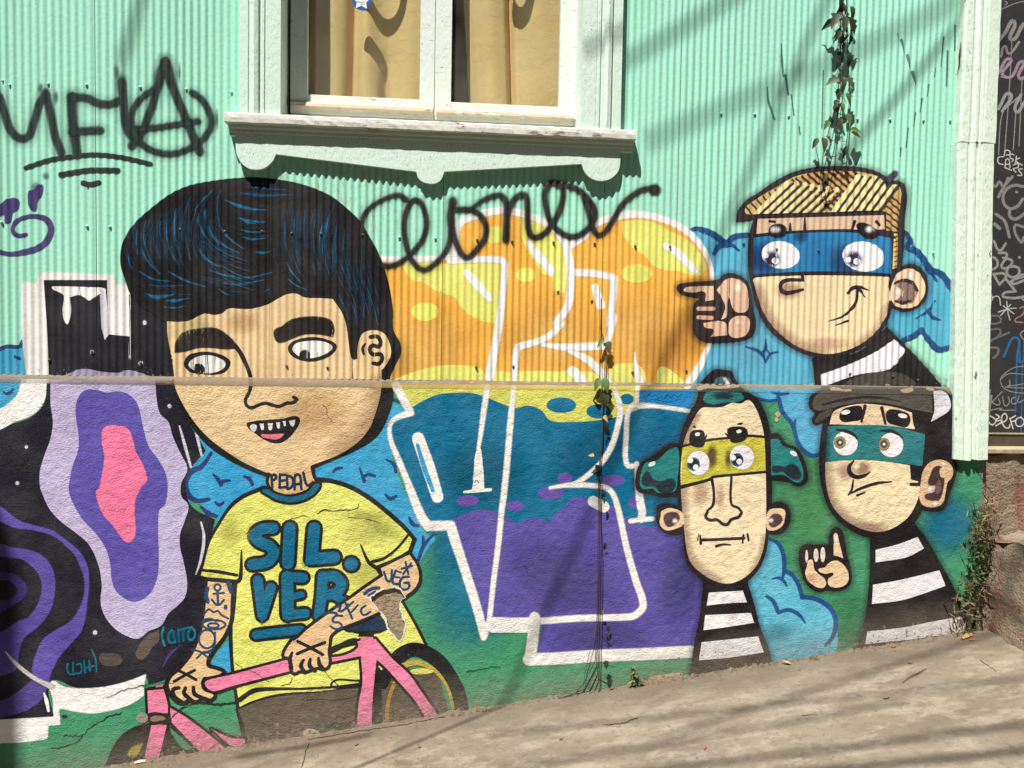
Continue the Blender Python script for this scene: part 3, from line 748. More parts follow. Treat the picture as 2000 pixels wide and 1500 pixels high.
# ---- the big letter piece in the middle
T = Thing('graffiti_lettering', 'huge white outlined graffiti letters, orange on the metal and teal to purple below', 'mural lettering')
ORG = curve("Z: 735 512! 900 510! 886 480 893 440 935 420 985 412 1040 424 1080 446 1108 480 1140 460 1165 437 1220 422 1260 422 1310 436 1350 462 1380 500 1396 560 1400 640 1382 690 1345 760! 730 765! 760 650", True)
p = T.part('orange_fill'); p.fill(ORG, 'f6b84c', smooth=False)
for b in ("Z: 830 680", "Z: 1080 660", "Z: 1260 650"): p.blob(b, 130, 110, 'fbc869', 0.7, 0, ORG)
p.blob("Z: 1300 690", 70, 80, 'd99a45', 0.55, 0, ORG); p.blob("Z: 775 700", 40, 60, 'cfae5a', 0.5, 0, ORG); p.blob("Z: 1360 640", 35, 70, 'a5702f', 0.6, 0, ORG)
p = T.multi('lime_patch')
for q in ("N: 520 900! 900 890! 900 1200 820 1170 740 1110 640 1090 560 1010", "N: 1490 920! 920 925! 910 1190 960 1228 1040 1258 1130 1380 1220 1450 1300 1490 P: 700 80 800 112 875 120! N: 1450 1400",
          "O: 0 400 0 620 60 760 150 900 200 975 290 1010 310 1130 350 1160 415 1160! 440 700 330 640 250 500 100 440", "N: 1380 570 1510 558! 1510 705! 1390 722 1345 640",
          "O: 970 470! 1150 450 1300 480 1450 560 1600 640 1720 760 1790 900 1750 980 1650 990 1530 950 1420 940 1330 920 1250 870 1200 800 1100 740 1030 660 980 580",
          "P: 100 548! 250 490 450 440 600 435 760 460 820 545!", "P: 860 470! 1000 490 1060 478 1300 480 1600 488 1690 560! 860 560!", "P: 1700 540! 1760 440 1860 420 1960 440 2020 560! 1720 570!", "E: -40 1390 60 1430 130 1500! -60 1510!"):
    p.fill(q, 'e6e677')
for c, a, b in (("N: 750 1395", 135, 90), ("N: 1735 1035", 98, 72), ("O: 1115 972", 155, 92)): p.dot(c, a, b, 'e9e872')
TEAL = curve("Z: 805 795 850 772 890 767 925 768 960 780 990 792 1010 797 1031 792 1057 801 1075 821 1117 824 1166 821 1208 813 1260 795! 1350 795! 1350 1040! 1100 1050 900 1040 850 1042 820 1010 790 930 763 850 768 822", True)
p = T.part('lime_band', None); p.fill("P: 150 585! 1960 590! 1950 760 1800 830 1640 860 1450 870 1290 860 1100 800 900 780 600 720 280 780 220 690", 'd8d868')
p = T.part('teal_fill'); p.fill(TEAL, '066f95', smooth=False)
p.blob("Z: 940 930", 120, 90, '11647c', 0.5, 0, TEAL); p.blob("Z: 1160 880", 130, 60, '05648a', 0.6, -35, TEAL); p.blob("Z: 1290 900", 70, 100, '066a9a', 0.5, 0, TEAL)
p.fill("F: 140 310! 700 310! 640 480 600 502! 240 462 140 470!", '1f84c4')
for c, a, b in (("P: 1370 735", 112, 58), ("P: 1650 782", 92, 54), ("P: 1862 690", 52, 40)): p.dot(c, a, b, '0a7096')
p = T.part('purple_fill')
PUR = curve("Z: 885 1016 906 1004 927 996 950 995 974 1004 997 1014 1008 1023! 1026 1014 1049 1012 1075 1020! 1081 1007 1094 995 1107 991! 1109 978 1130 970 1156 975 1190 985 1240 1022 1320 1030! 1372 1120 1357 1282! 1048 1282! 1060 1210! 955 1212! 944 1242! 925 1180 900 1090", True)
p.fill(PUR, '5e54a6', smooth=False)
p.blob("Z: 1100 1130", 150, 90, '534c8a', 0.5, 20, PUR); p.blob("Z: 1330 1130", 60, 120, '4c4a80', 0.55, 10, PUR); p.blob("Z: 1180 1240", 130, 50, '504a86', 0.5, 0, PUR)
for c, a, b in (("Q: 665 300", 85, 42), ("Q: 1022 340", 68, 40), ("Q: 1290 240", 95, 50), ("Q: 1395 132", 56, 42), ("Q: 1760 147", 85, 42), ("Q: 1925 312", 55, 42)): p.dot(c, a, b, '6a52aa')
p = T.multi('white_outline')
for q, ww in (("Z: 742 506 800 507 880 503 905 503", 12), ("Z: 886 503! 890 470 897 437 935 420 985 411 1040 424 1075 441 1092 458 1108 482! 1140 462 1165 436 1215 421 1258 420 1310 434 1350 460 1380 500 1393 548", [14, 15, 15, 14, 15, 15, 14, 13, 7]),
              ("Z: 1386 668 1366 715 1342 752", [8, 14, 16]),
              ("N: 1000 892 1200 885 1440 885 1520 905 1530 970 1515 1150 1475 1500 P: 880 250 832 520", [15, 13, 14, 15, 16, 18]), ("P: 815 600 785 800 765 950 746 1070 722 1290", [12, 11, 9, 6, 8]),
              ("O: 430 690 460 850 472 1100 440 1300 330 1470 P: 1370 125 1250 232 1040 300! 1022 420 1022 545", [16, 16, 16, 15, 13, 14, 14, 12]), ("P: 1012 605 985 900 960 1200 930 1480 Q: 930 300 900 600 862 900 830 1190", [10, 12, 12, 12, 11, 11, 10, 10]),
              ("O: 490 960 700 970 900 1012! 888 1200 855 1480 P: 1760 60 1740 180 1706 290", [15, 14, 14, 15, 15, 10]), ("P: 1235 282 1400 300 1690 290", [8, 15, 16]), ("P: 1430 330 1560 390 1655 475 1720 560", [8, 15, 16, 15]),
              ("P: 1768 615 1812 760 1792 900 1740 1060 1650 1190 1500 1310 1420 1340", [10, 12, 11, 11, 11, 10, 8]), ("P: 1285 1356 1440 1335 1680 1348 1745 1385 1790 1490 Q: 1860 650 1930 900 1985 1085 1930 1155 1870 1172 1500 1182 1150 1205 850 1200", [6, 10, 10, 11, 12, 13, 14, 14, 13, 13, 13, 14]),
              ("P: 1922 345 1925 420 1960 560", [4, 9, 16]), ("P: 1942 600 1935 745", 8), ("P: 2030 738 1910 742 1872 790 1858 950 1862 1180 1940 1192", 10), ("F: 130 470 240 462 400 478 640 515", [9, 8, 8, 8]),
              ("F: 118 1030 150 1400 170 1500 G: 160 70", [10, 14, 16, 14]), ("G: 55 88 150 75 272 65", 9),
              ("P: 130 590 240 792! 120 840 82 895 90 1000 150 1150 285 1485 Q: 230 200 320 420 370 490! 540 485! 560 560 640 800 750 1150 788 1325! 832 1180", [16, 16, 10, 8, 10, 12, 13, 15, 17, 19, 20, 18, 18, 17, 13, 9]),
              ("Q: 830 1245 1110 1240", 20), ("S: 190 240 172 420 150 590", 22), ("S: 140 590 400 580 700 560 1000 550 1500 525", 24)):
    p.line(q, ww, 'f4f1ec', 3.0)
p.fill("P: 746 1060 712 1290 698 1375! 792 1372! 782 1200", 'efede8'); p.line("P: 642 1388 740 1378 838 1370", [5, 7, 6], 'f0eee9')
p.fill("Q: 850 1180! 1200 1175! 1200 1290! 840 1290!", 'eceae6', smooth=False)
p = T.multi('highlight')
for q, ww in (("N: 1160 1015 1270 1140 1385 1270", [16, 18, 12]), ("N: 1775 720 1850 830 1985 1000", [9, 18, 17]), ("O: 60 665 150 800 295 945", [9, 18, 12]), ("O: 1395 700 1520 775 1685 950", [13, 17, 12]), ("O: 712 1105 765 1280", [15, 18]), ("P: 1455 480 1530 555", 20), ("P: 295 985 370 1200 440 1425", [24, 26, 23]), ("Q: 1610 305 1690 345", 22)):
    p.line(q, ww, 'f7f5f0', 2)
p.line("P: 290 1035 340 1200 405 1375", [7, 10, 8], '3d9fcb')
p.line("Q: 720 165 725 150 740 148 748 165", 1.6, '555555')
for q in ("F: 190 360 200 400 240 350 260 380 300 350 330 390", "F: 340 350 380 400 420 350 450 390 480 350 520 380 560 345", "F: 200 420 300 400 420 425 540 400"): p.line(q, 1.5, '1a5f96', 0, 0.7)

# ---- the purple piece on the left
T = Thing('graffiti_lettering', 'black and purple wavy graffiti piece with a pink core, left of the big boy', 'mural lettering')
p = T.part('white_surround'); p.fill("Z: 45 556 75 555! 76 538 92 533 222 538! 226 557! 242 552! 254 570 255 700! 96 752! 54 752!", 'efede9', 3)
p = T.part('black_fill')
p.fill("Z: 86 547! 210 547! 212 653! 254 657! 252 575! 330 590! 346 765! 97 765! 93 640", '222129')
p.fill("Z: -600 850! -20 830 50 820 85 790 92 748! 350 748! 357 800 402 880! 365 930 372 985 420 1015! 404 1090 402 1225 372 1280 332 1322 290 1338! 284 1322 220 1340 150 1343 100 1332 106 1405! -20 1408! -600 1420!", '201e2a')
p = T.multi('white_top')
p.fill("J: 465 1095 520 1088 900 1098! 945 1118 915 1150 880 1160! 820 1200 790 1215 760 1190 700 1165 625 1185! 636 1300 622 1390 600 1426 572 1390 560 1300 570 1170 540 1145 480 1118", WH)
p.fill("J: 890 1165! 942 1118! 972 1500 K: 890 105! 862 0!", 'd9d7e2')
p.fill("K: 190 440! 392 440! 380 600 330 690 250 750 120 800 0 862! -300 900! -300 720! 0 690 80 640 150 570", WH, 2)
p = T.part('lilac_ring')
p.fill("K: 430 440! 1320 440! 1330 600 1360 730 1430 800 1470 930 1530 1060 1592 1200 1540 1320 1540 1430 L: 1600 160 1570 290 1530 400 1530 520 1560 640 1590 820 1570 940 1500 1020 1430 1080 1370 1180 1260 1230 1180 1290 1100 1280 980 1210 890 1100 855 980 865 840 840 680 760 500 640 390 520 300 420 190 360 60 K: 340 1350 340 1220 380 1080 430 940 450 800 430 650", 'c3b8da')
p.fill("K: 530 415! 700 350 880 375 1010 382 1100 360 1300 420!", 'a69cc0')
p = T.part('purple_core')
p.fill("K: 740 530 830 535 900 555 1010 545 1090 570 1160 640 1190 740 1220 880 1260 1010 1340 1120 1400 1230 1420 1340 1400 1500 L: 1350 200 1340 400 1345 600 1335 760 1290 880 1220 950 1130 975 1050 940 980 870 950 770 940 650 900 520 820 400 700 270 620 130 590 40 K: 590 1330 620 1180 670 1030 670 900 650 760 650 650 690 560", '6154ad', 1.5)
p = T.part('pink_core')
p.fill("K: 870 880 900 840 1000 835 1080 855 1120 930 1150 1050 1200 1140 1240 1240 1245 1300 1200 1350 1160 1430 L: 1150 100 1140 200 1150 350 1140 430 1090 475 1040 440 960 330 880 240 830 120 820 40 K: 840 1370 870 1240 890 1100 870 980", 'f77fa5', 1.5)
p = T.multi('purple_wave')
p.fill("L: -300 120! 0 170 60 220 180 300 330 345 450 380 560 460 660 540 730 650 752 760 748 890 700 1200 600 1330 520 1420 460 1500 M: 560 430 500 560 470 670! 330 625! 320 520 360 380 430 240 560 150 700 60 L: 690 1010 722 890 716 760 690 690 640 580 560 500 480 430 380 390 250 360 130 350 60 320 0 290! -300 260!", '5f50a8', 2.5)
p.fill("M: 325 640! 462 700! 440 760 380 850 280 920 180 960 0 1010! -300 1050! -300 860! 0 850 150 780 250 700", '53478f', 2.5)
p.fill("L: -300 480! 0 490 100 520 230 540 320 570 400 630 450 720 465 850 440 1010 390 1110 330 1180 200 1290 160 1400 140 1540 M: 120 560 0 600! -300 620! -300 200! 0 180 100 120 200 60 L: 250 1110 330 990 360 870 340 760 280 680 180 610 80 600 0 590! -300 580!", '5a4ca0', 2.5)
p.fill("L: -300 740! 0 730 100 740 180 790 225 860 200 940 120 1000 0 1070! -300 1100! -300 960! 0 970 100 950 150 900 140 850 80 800 0 790! -300 800!", '3d3470', 3)
p = T.multi('white_base')
p.fill("M: 500 660 620 705 760 725 900 722 1050 705 1250 655 1424 588! 1402 700! 1402 790! 1280 870 1100 930 900 962 740 945 600 918 575 932! 586 1072! 470 1080! 462 1200 440 1215 200 1245 0 1252! -600 1270! -600 1040! 0 1030 530 1002! 520 830", WH, 2)
p.line("M: 58 365 130 452 250 560 370 640 510 705", [3, 7, 8, 8, 12], 'c9c6c6', 2)
p.line("M: 432 768 455 840 475 940", [3, 8, 5], WH); p.dot("M: 630 995", 30, 18, '2a3d4a')
p = T.multi('star')
for c, r in (("J: 1285 1410", 19), ("K: 785 206", 16), ("K: 1195 302", 18), ("K: 1440 665", 16), ("K: 225 1012", 14), ("K: 148 1320", 15), ("L: 808 1240", 18)):
    p.dot(c, r, r, WH); p.blob(c, r*2.0, r*2.0, 'b9b6cc', 0.25)
p = T.multi('highlight')
for q, ww in (("K: 1525 835 1560 960 1622 1185", [3, 6, 4]), ("K: 1668 895 1712 1085", [6, 4]), ("L: 1708 305 1732 420 1712 600 1665 745", [3, 6, 6, 2])): p.line(q, ww, 'd9d9e2', 1.5)
p = T.multi('brown_patch')
p.fill("M: 1325 385 1380 270 1450 200 1555 148! 1552 260 1490 320 1440 400 1375 442", '5c504a'); p.fill("M: 975 390 1060 378 1172 398 1184 482 1000 488", '554a44')
p.line("M: 1590 510 1650 400 1760 300", [2, 6, 2], '463c82', 2)
TG = Thing('graffiti_tag', 'small teal scrawled tag on black, beside the tattooed left arm', 'graffiti tag').multi('stroke')
for q in ("M: 1598 125 1582 210 1608 305", "M: 1680 150 1645 200 1655 270 1690 275", "M: 1690 160 1712 272", "M: 1742 148 1748 262", "M: 1760 152 1835 128", "M: 1795 140 1792 255", "M: 1860 128 1838 190 1850 248 1890 235 1905 170 1870 125"): TG.line(q, 4.2, '147c96', 1)
TG.blob("M: 1745 200", 190, 95, '12566e', 0.45, -6)
TG = Thing('graffiti_tag', 'small teal scrawled tag on black, above the white base of the purple piece', 'graffiti tag').multi('stroke')
for q in ("M: 665 480 655 530 680 580 730 582", "M: 715 470 715 560", "M: 750 490 790 480 790 570 745 570", "M: 822 450 832 568", "M: 872 455 880 550", "M: 895 340 935 440 945 555", "M: 850 520 920 500"): TG.line(q, 3.6, '12697f', 1)

# ---- the boy
T = Thing('painted_boy', 'huge painted cartoon boy with black quiff, tattooed arms and yellow T-shirt', 'mural figure')
hair = T.part('hair')
HAIR = curve("A: 420 1040! 330 975 250 925 180 835 140 720 120 640 125 560 150 480 220 380 320 290 440 200 560 145 700 115 860 95 1000 90 1150 105 1280 130 1400 170 1500 220 1600 300 1680 380 1740 480 1790 570 1840 700 1870 820 1890 960 1892 1080 1938 1170 1940 1235 1905 1310 1870 1400 B: 1872 760 1830 930 1740 1090 1590 1190 1430 1262 1252 1335! 1250 1400! 890 1405! 740 1345 590 1270 440 1170 320 1040 230 890 172 770 148 690 142 590 105 400 100 250", True)
hair.fill(HAIR, '1b191a', 1.5, smooth=False)
face = T.part('face')
FACE = curve("B: 108 190! 200 195 280 185 350 150 400 130 470 140 530 130 590 90 700 95 780 90 900 55 A: 1140 880 1200 850 1260 845 1320 870 1420 875 1500 880! 1560 970 1590 1060 1602 1150 1620 1262 1640 1277! 1660 1270! 1665 1180 1690 1110 1740 1085 1790 1085 1840 1110 1870 1170 1880 1230 1860 1290 1820 1342! B: 1782 700! 1765 800 1725 930 1690 1020 1600 1130 1450 1230 1238 1312! 1242 1380 1190 1470! 900 1470! 895 1378! 720 1300 560 1200 420 1090 300 950 210 800 166 690 160 590 130 420 110 280", True)
face.fill(FACE, 'e9ca9a', smooth=False)
face.shade(FACE, "B: 1780 700 1740 900 1640 1080 1450 1220", 70, 'a9865e', 0.45); face.blob("B: 300 260", 230, 160, 'cfc488', 0.55, 0, FACE); face.blob("B: 640 1270", 260, 60, 'd2cc98', 0.5, 20, FACE); face.blob("B: 700 200", 160, 120, 'd6a871', 0.5, 0, FACE)
face.blob("B: 1250 900", 400, 250, 'dcb27c', 0.45, 0, FACE)
strand = hair.subs('hair_strand')
rs = random.Random(3)
def strands(base, n, dx, dy, jit, ww, cols):
    P0 = parse(base)[0]
    for i in range(n):
        q = P0 + np.array([dx, dy])*i + np.array([rs.uniform(-jit, jit), rs.uniform(-jit, jit)])
        L = len(q); a, b = rs.randint(0, 1), L
        strand.line([tuple(v) for v in q[a:b]], [0.8, rs.uniform(*ww), 0.8], rs.choice(cols), 0, rs.uniform(0.55, 1.0), clip=HAIR)
BL = ['1d6a92', '174f78', '1a5f80', '14405f']
for q, ww, c in (("A: 230 430 222 500 232 590", 3, 0), ("A: 285 370 270 470 300 590 350 690", 4, 2), ("A: 170 590 178 650 200 690", 3, 0), ("A: 260 560 300 640 380 720", 3, 0), ("A: 340 420 338 520 380 620", 3, 1), ("A: 380 330 378 440 400 540", 4, 1), ("A: 430 320 418 430 440 560 500 660", 3, 0),
                 ("A: 480 290 470 400 480 520 500 560", 5, 0), ("A: 545 330 530 430 550 520 575 630", 4, 0), ("A: 580 210 540 300 520 400", 3, 1), ("A: 720 170 640 250 600 310", 4, 0), ("A: 630 320 625 380 650 440 680 490", 7, 0), ("A: 668 290 670 340 680 400", 6, 0), ("A: 770 170 745 260 760 380 800 470", 4, 1),
                 ("A: 690 400 720 470 790 530 890 580", 6, 0), ("A: 760 400 820 480 920 555", 5, 0), ("A: 620 530 650 590 720 650 800 680", 6, 0), ("A: 640 500 740 550 860 580", 3, 1), ("A: 800 235 880 270 980 295 1070 300", 8, 0), ("A: 890 350 950 375 1060 378", 10, 0), ("A: 905 430 970 445 1060 440", 5, 0), ("A: 910 475 970 490 1060 485", 5, 0),
                 ("A: 1000 575 1050 580 1090 570", 6, 0), ("A: 950 150 1050 160 1200 170", 5, 1), ("A: 900 190 1050 205 1240 200", 8, 1), ("A: 690 690 820 730 950 740 1110 705", 5, 0), ("A: 790 775 880 785 980 770 1050 755", 6, 0), ("A: 430 700 540 760 670 800", 5, 0), ("A: 240 700 330 750 440 765", 4, 0), ("A: 300 790 420 795 560 790", 4, 1),
                 ("A: 280 845 340 865 420 860 480 845", 9, 0), ("A: 420 890 480 890 560 875", 7, 0), ("A: 400 930 470 938 540 925", 3, 0), ("A: 760 815 790 840 825 855", 3, 0), ("A: 1190 380 1190 480 1205 560", 4, 1), ("A: 1250 340 1248 440 1252 480", 4, 0), ("A: 1300 340 1290 440 1285 480", 4, 1), ("A: 1390 310 1380 420", 3, 1), ("A: 1440 380 1415 480 1400 560", 5, 0),
                 ("A: 1490 320 1450 440 1435 540 1440 640", 5, 0), ("A: 1530 400 1515 520 1530 640", 3, 1), ("A: 1200 640 1230 700 1300 780", 4, 0), ("A: 1240 600 1270 680 1310 740", 3, 1), ("A: 1210 750 1260 790 1330 820", 3, 0), ("A: 1540 620 1580 720 1630 830", 3, 1), ("A: 1580 430 1570 560 1600 700", 3, 1), ("A: 1620 900 1650 980 1660 1040", 3, 1), ("A: 1540 850 1570 920 1600 1010", 3, 1),
                 ("A: 1720 880 1700 960 1710 1010", 3, 1), ("A: 1060 830 1090 810", 5, 0), ("A: 1370 650 1390 730", 3, 1), ("A: 1260 470 1255 560 1290 660", 3, 1), ("A: 1790 930 1800 980", 3, 1)):
    strand.line(q, [0.8, ww*0.9, ww*0.55, 0.8], BL[c], 1.2, 0.95)
fine = hair.sub('hair_streaks'); fine.kind = 'stuff'
for path, n_, sp in (("A: 300 340 240 470 260 600 330 720", 46, 26), ("A: 520 250 470 400 490 560 560 680", 46, 30), ("A: 700 200 640 380 720 560 880 680", 46, 34), ("A: 900 260 980 300 1060 300", 20, 40), ("A: 880 420 960 440 1060 430", 20, 30), ("A: 1250 250 1230 420 1260 620 1330 760", 46, 34), ("A: 1480 320 1430 480 1460 660 1560 860", 50, 36), ("A: 1650 480 1640 660 1700 860 1720 1000", 40, 30), ("A: 300 780 420 850 560 850", 22, 30), ("A: 700 740 860 780 1060 760", 24, 30)):
    P0 = parse(path)[0]
    for _ in range(n_):
        q = P0 + np.array([rs.gauss(0, sp*0.55), rs.gauss(0, sp*0.45)]); L = len(q); t0 = rs.uniform(0, 0.6); t1 = t0+rs.uniform(0.2, 0.45)
        c_ = curve([tuple(v) for v in q], False, True, 8.0); c_ = c_[int(t0*len(c_)):max(int(t0*len(c_))+3, int(t1*len(c_)))]
        fine.line([tuple(v) for v in c_], [0.7, rs.uniform(0.8, 2.0), 0.7], rs.choice(['1c4f6c', '16384f', '1b5674', '2a2f35', '12303f']), 0, rs.uniform(0.45, 0.9), smooth=False, clip=HAIR)
strands("A: 330 380 300 470 310 560 350 640", 7, 11, -7, 4, (1.0, 2.4), BL[1:])
strands("A: 560 260 530 380 540 500 590 620", 6, 9, 5, 4, (1.0, 2.2), BL[1:])
strands("A: 650 450 720 540 820 600 940 640", 6, 3, 11, 5, (1.0, 2.4), BL[1:])
strands("A: 1330 300 1320 420 1330 540", 9, 12, 9, 5, (0.8, 2.0), BL[1:])
strands("A: 1560 560 1610 700 1650 850", 6, 9, 12, 5, (0.8, 1.8), BL[1:])
for q in ("B: 172 430! 180 350 230 285 330 255 470 245 540 275 620 340! 640 400! 560 405 470 395 350 395 260 420 200 430", "B: 945 265 1000 235 1080 180 1200 158 1330 165 1390 195 1410 260 1400 310! 1300 290 1180 290 1090 320 1000 355 960 340"):
    T.part('eyebrow').fill(q, '2a2422', 2.5)
T.part('nose').line("B: 600 345 660 410 710 500 750 600 762 680 745 750 718 805 730 850 770 865 830 840 880 830 930 845 980 855 1040 830 1090 825 1118 800 1095 783", [9, 9, 8, 7, 6.5, 6.5, 7, 7], BK)
e = T.part('eye'); e.fill("B: 236 520 265 460 340 433 430 428 520 448 592 490 598 530 562 585 490 607 400 605 300 592 252 560", BK); e.fill("B: 275 528 310 482 400 455 480 465 550 500 563 530 530 570 450 594 360 592 298 562", 'f2efe8'); e.sub('pupil').dot("B: 352 562", 50, 42, BK, 10)
e = T.part('eye'); e.fill("B: 1048 410 1070 360 1150 325 1250 313 1350 330 1428 370 1422 420 1360 472 1260 503 1170 500 1088 465", BK); e.fill("B: 1085 410 1110 365 1200 345 1310 345 1390 375 1396 405 1340 447 1240 477 1160 472 1105 440", 'f2efe8'); e.sub('pupil').dot("B: 1182 456", 43, 44, BK)
ear = T.part('ear'); ear.line("A: 1745 1128 1790 1125 1812 1160 1800 1190 1760 1182 1740 1205 1760 1240 1812 1240 1822 1272 1800 1302 1765 1298", 8, BK); ear.line("A: 1712 1172 1695 1200 1702 1238", [4, 7, 5], BK)
mo_ = T.part('mouth'); mo_.fill("B: 728 988 770 972 900 958 1020 948 1100 928 1142 945 1140 990 1110 1040 1060 1100 1000 1138 940 1143 860 1112 780 1055 740 1025", BK)
for q in ("B: 752 1010 780 993 806 1005 800 1042 780 1052", "B: 828 990! 862 988! 860 1036 845 1038", "B: 893 986! 932 984! 925 1032 910 1042 898 1028", "B: 958 980! 987 978! 986 1022 970 1027", "B: 1010 970! 1032 968! 1033 1007 1020 1008", "B: 1058 968! 1108 960! 1095 1007 1075 1008"): mo_.sub('tooth').fill(q, 'e6e3e0')
mo_.sub('tongue').fill("B: 838 1080 900 1074 1022 1066! 1000 1097 960 1112 900 1107", 'e8798f')
shirt = T.part('shirt')
SHIRT = curve("C: 640 290! 500 360 400 440 300 590 230 720 180 900 158 975! 210 1000 450 1022! 440 1100 420 1250 D: 1025 700 1030 880 1060 1035! 1250 960 1450 925 1700 905 2000 862 R: 400 835 450 760 600 700 720 560 850 462 992 462! 900 280 795 95 C: 1735 1165! 1580 972! 1540 912! 1800 792! 1832 690! 1760 608 1650 508 1500 388 1350 298 1200 252 1100 252! 1050 330 930 395 820 402 700 362", True)
shirt.fill(SHIRT, 'e4e676', smooth=False)
for c, a, b in (("C: 1500 620", 330, 150), ("C: 1450 960", 220, 140), ("C: 400 640", 120, 160), ("D: 1150 800", 260, 100), ("C: 1450 500", 260, 60)): shirt.blob(c, a, b, 'c4c468', 0.4, 0, SHIRT)
shirt.blob("C: 1560 580", 300, 70, 'a3a25e', 0.18, 30, SHIRT)
ol = shirt.subs('shirt_outline')
for q, ww in (("C: 665 288 500 358 400 438 300 588 230 718 180 898 158 972", [9, 8, 6, 6, 6]), ("C: 158 978 210 1000 450 1025! 478 1000 488 780", [5, 9, 9, 7, 3]), ("C: 165 932 300 945 452 972", [5, 7, 6]), ("C: 1060 225 1200 240 1350 290 1500 380 1650 500 1760 600 1838 690! 1802 790! 1700 852 1540 915! 1480 870 1418 735", [10, 9, 9, 9, 9, 9, 8, 9, 9, 7, 3]), ("C: 1508 868 1600 840 1700 765 1792 655", [7, 6, 5, 5]), ("C: 1540 915 1580 978", 6),
              ("C: 442 1030 425 1250 D: 1000 400 1015 700 1040 900 1062 1040", 7), ("D: 1045 985 1120 930 1200 890 1400 880 1600 878 2000 842 R: 200 798 440 765", [8, 10, 7, 5, 5, 5, 4, 4]), ("D: 1060 1036 1200 975 1400 925 1700 907 2000 868", 5), ("R: 788 88 900 280 994 465", 6)):
    ol.line(q, ww, BK)
neck = T.part('neck'); neck.fill("C: 700 180! 1045 120! 1056 240 1000 300 900 335 800 335 720 300 692 250", 'e6bd86')
for q, ww in (("C: 700 185 688 240 705 295", [8, 6, 7]), ("C: 1042 128 1052 190 1075 232", [8, 7, 8])): neck.line(q, ww, BK)
for q in ("C: 722 190 728 292", "C: 720 195 750 188 758 215 728 235", "C: 788 185 785 290", "C: 788 190 830 188", "C: 788 237 825 232", "C: 786 290 832 284", "C: 842 195 847 300", "C: 842 195 880 208 892 250 872 290 847 300", "C: 902 302 924 185 956 300", "C: 912 262 948 258", "C: 970 172 1002 270 1045 246"): neck.sub('neck_letter').line(q, 5.5, '1d3350')
col_ = T.part('collar'); col_.fill("C: 638 312 690 288 760 330 870 350 990 320 1060 250 1106 258 1080 322 1000 382 880 412 760 392 690 352", '156a85'); col_.line("C: 638 312 690 288 760 330 870 350 990 320 1060 250 1106 258 1080 322 1000 382 880 412 760 392 690 352", 5, BK, closed=True)
# lettering on the shirt
LET = {'S': [("C: 735 605 650 612 595 660 630 712 705 745 738 800 690 868 572 890", 21)], 'I': [("C: 865 605 850 878", 23)], 'L': [("C: 1055 605 1035 845! 1212 832", 23)], 'dot': [("C: 1342 886 1348 886", 25)],
       'V': [("C: 615 1012 650 1285! 718 1070", 19)], 'E': [("C: 845 985 850 1280", 23), ("C: 850 985 968 992", 19), ("C: 850 1145 955 1125", 13), ("C: 850 1282 985 1270", 18)], 'R': [("C: 1122 980 1112 1140 1092 1285", 20), ("C: 1122 985 1220 985 1268 1045 1220 1112 1130 1122", 20), ("C: 1190 1120 1300 1180", 15)], 'underline': [("C: 602 1438 700 1425 950 1400", 17)]}
lp = {}
for k, ss in LET.items():
    lp[k] = shirt.sub('shirt_letter' if len(k) == 1 else ('full_stop' if k == 'dot' else 'underline_bar'))
    for q, ww in ss: lp[k].line(q, ww+12, '211f20', 1)
for k, ss in LET.items():
    for q, ww in ss: lp[k].line(q, ww, '0f6c90')
lp['R'].dot("C: 1200 1062", 17, 17, '211f20')
pants = T.part('trousers')
PANTS = curve("D: 1060 1042! 1250 967 1450 930 1700 908 2000 870 R: 420 832 570 822 700 700 1050 690 1150 900 1190 1120! 600 1200 100 1290 D: 1600 1320 1300 1400 1130 1420! 1120 1300 1090 1190", True)
pants.fill(PANTS, '605649', smooth=False); pants.line("D: 1050 1042 1092 1180 1135 1400", [6, 9, 12], BK)
pants.blob("D: 1800 1180", 200, 90, '4f6f58', 0.35, 0, PANTS)
larm = T.part('arm')
LARM = curve("D: 815 40! 1012 58! 1010 200 1000 350 940 480 850 600 830 690! 880 718 945 745 930 772 860 782 800 800! 790 850 820 890 872 918 850 960 790 950 740 975 700 965 640 988 580 962 530 905 508 850 530 788 600 720 700 600 770 420 800 200", True)
larm.fill(LARM, 'e9c596', smooth=False)
for q, ww in (("D: 812 38 798 200 768 420 698 600 600 720 530 780 503 850 525 912 580 977 632 992 680 970 742 982 785 952 852 968 882 920 802 882 785 835 800 800", [7, 7, 6, 6, 7, 9, 9, 8, 8, 7, 7, 8]), ("D: 1028 50 1020 200 1010 350 950 480 860 600 828 690 890 715 952 745 930 776 800 802", [9, 9, 9, 7, 8, 8, 8, 7])): larm.line(q, ww, BK)
hand = larm.subs('finger_line')
for q in ("D: 600 872 555 885 560 935 625 985", "D: 650 872 640 915 700 968", "D: 712 868 722 920 785 950"): hand.line(q, [7, 9, 7], BK)
for q in ("D: 598 738 660 768 732 808", "D: 722 735 650 770 562 822"): hand.line(q, 6, BK)
tat = larm.subs('tattoo'); TC = '27476b'
tat.line(ell("D: 900 88", 24, 24), 4.5, TC, closed=True)
for q, ww in (("D: 900 115 905 222", 5), ("D: 868 137 952 130", 4), ("D: 856 185 905 226 950 185", 4.5), ("D: 800 292 832 258 870 282 902 270 930 302 985 330", 4), ("D: 700 572 760 588 832 640", 4), ("D: 985 55 1008 120", 9), ("D: 822 95 812 150 825 200", 8), ("D: 780 400 800 340 850 335 890 350", 4), ("D: 880 440 870 560 800 600", 4.5), ("D: 850 610 800 590 740 640", 4)): tat.line(q, ww, TC)
for c, a, b in (("D: 872 378", 90, 36), ("D: 868 385", 42, 18), ("D: 818 490", 62, 72)): tat.line(ell(c, a, b), 4, TC, closed=True)
tat.dot("D: 963 242", 16, 20, TC)
rarm = T.part('arm')
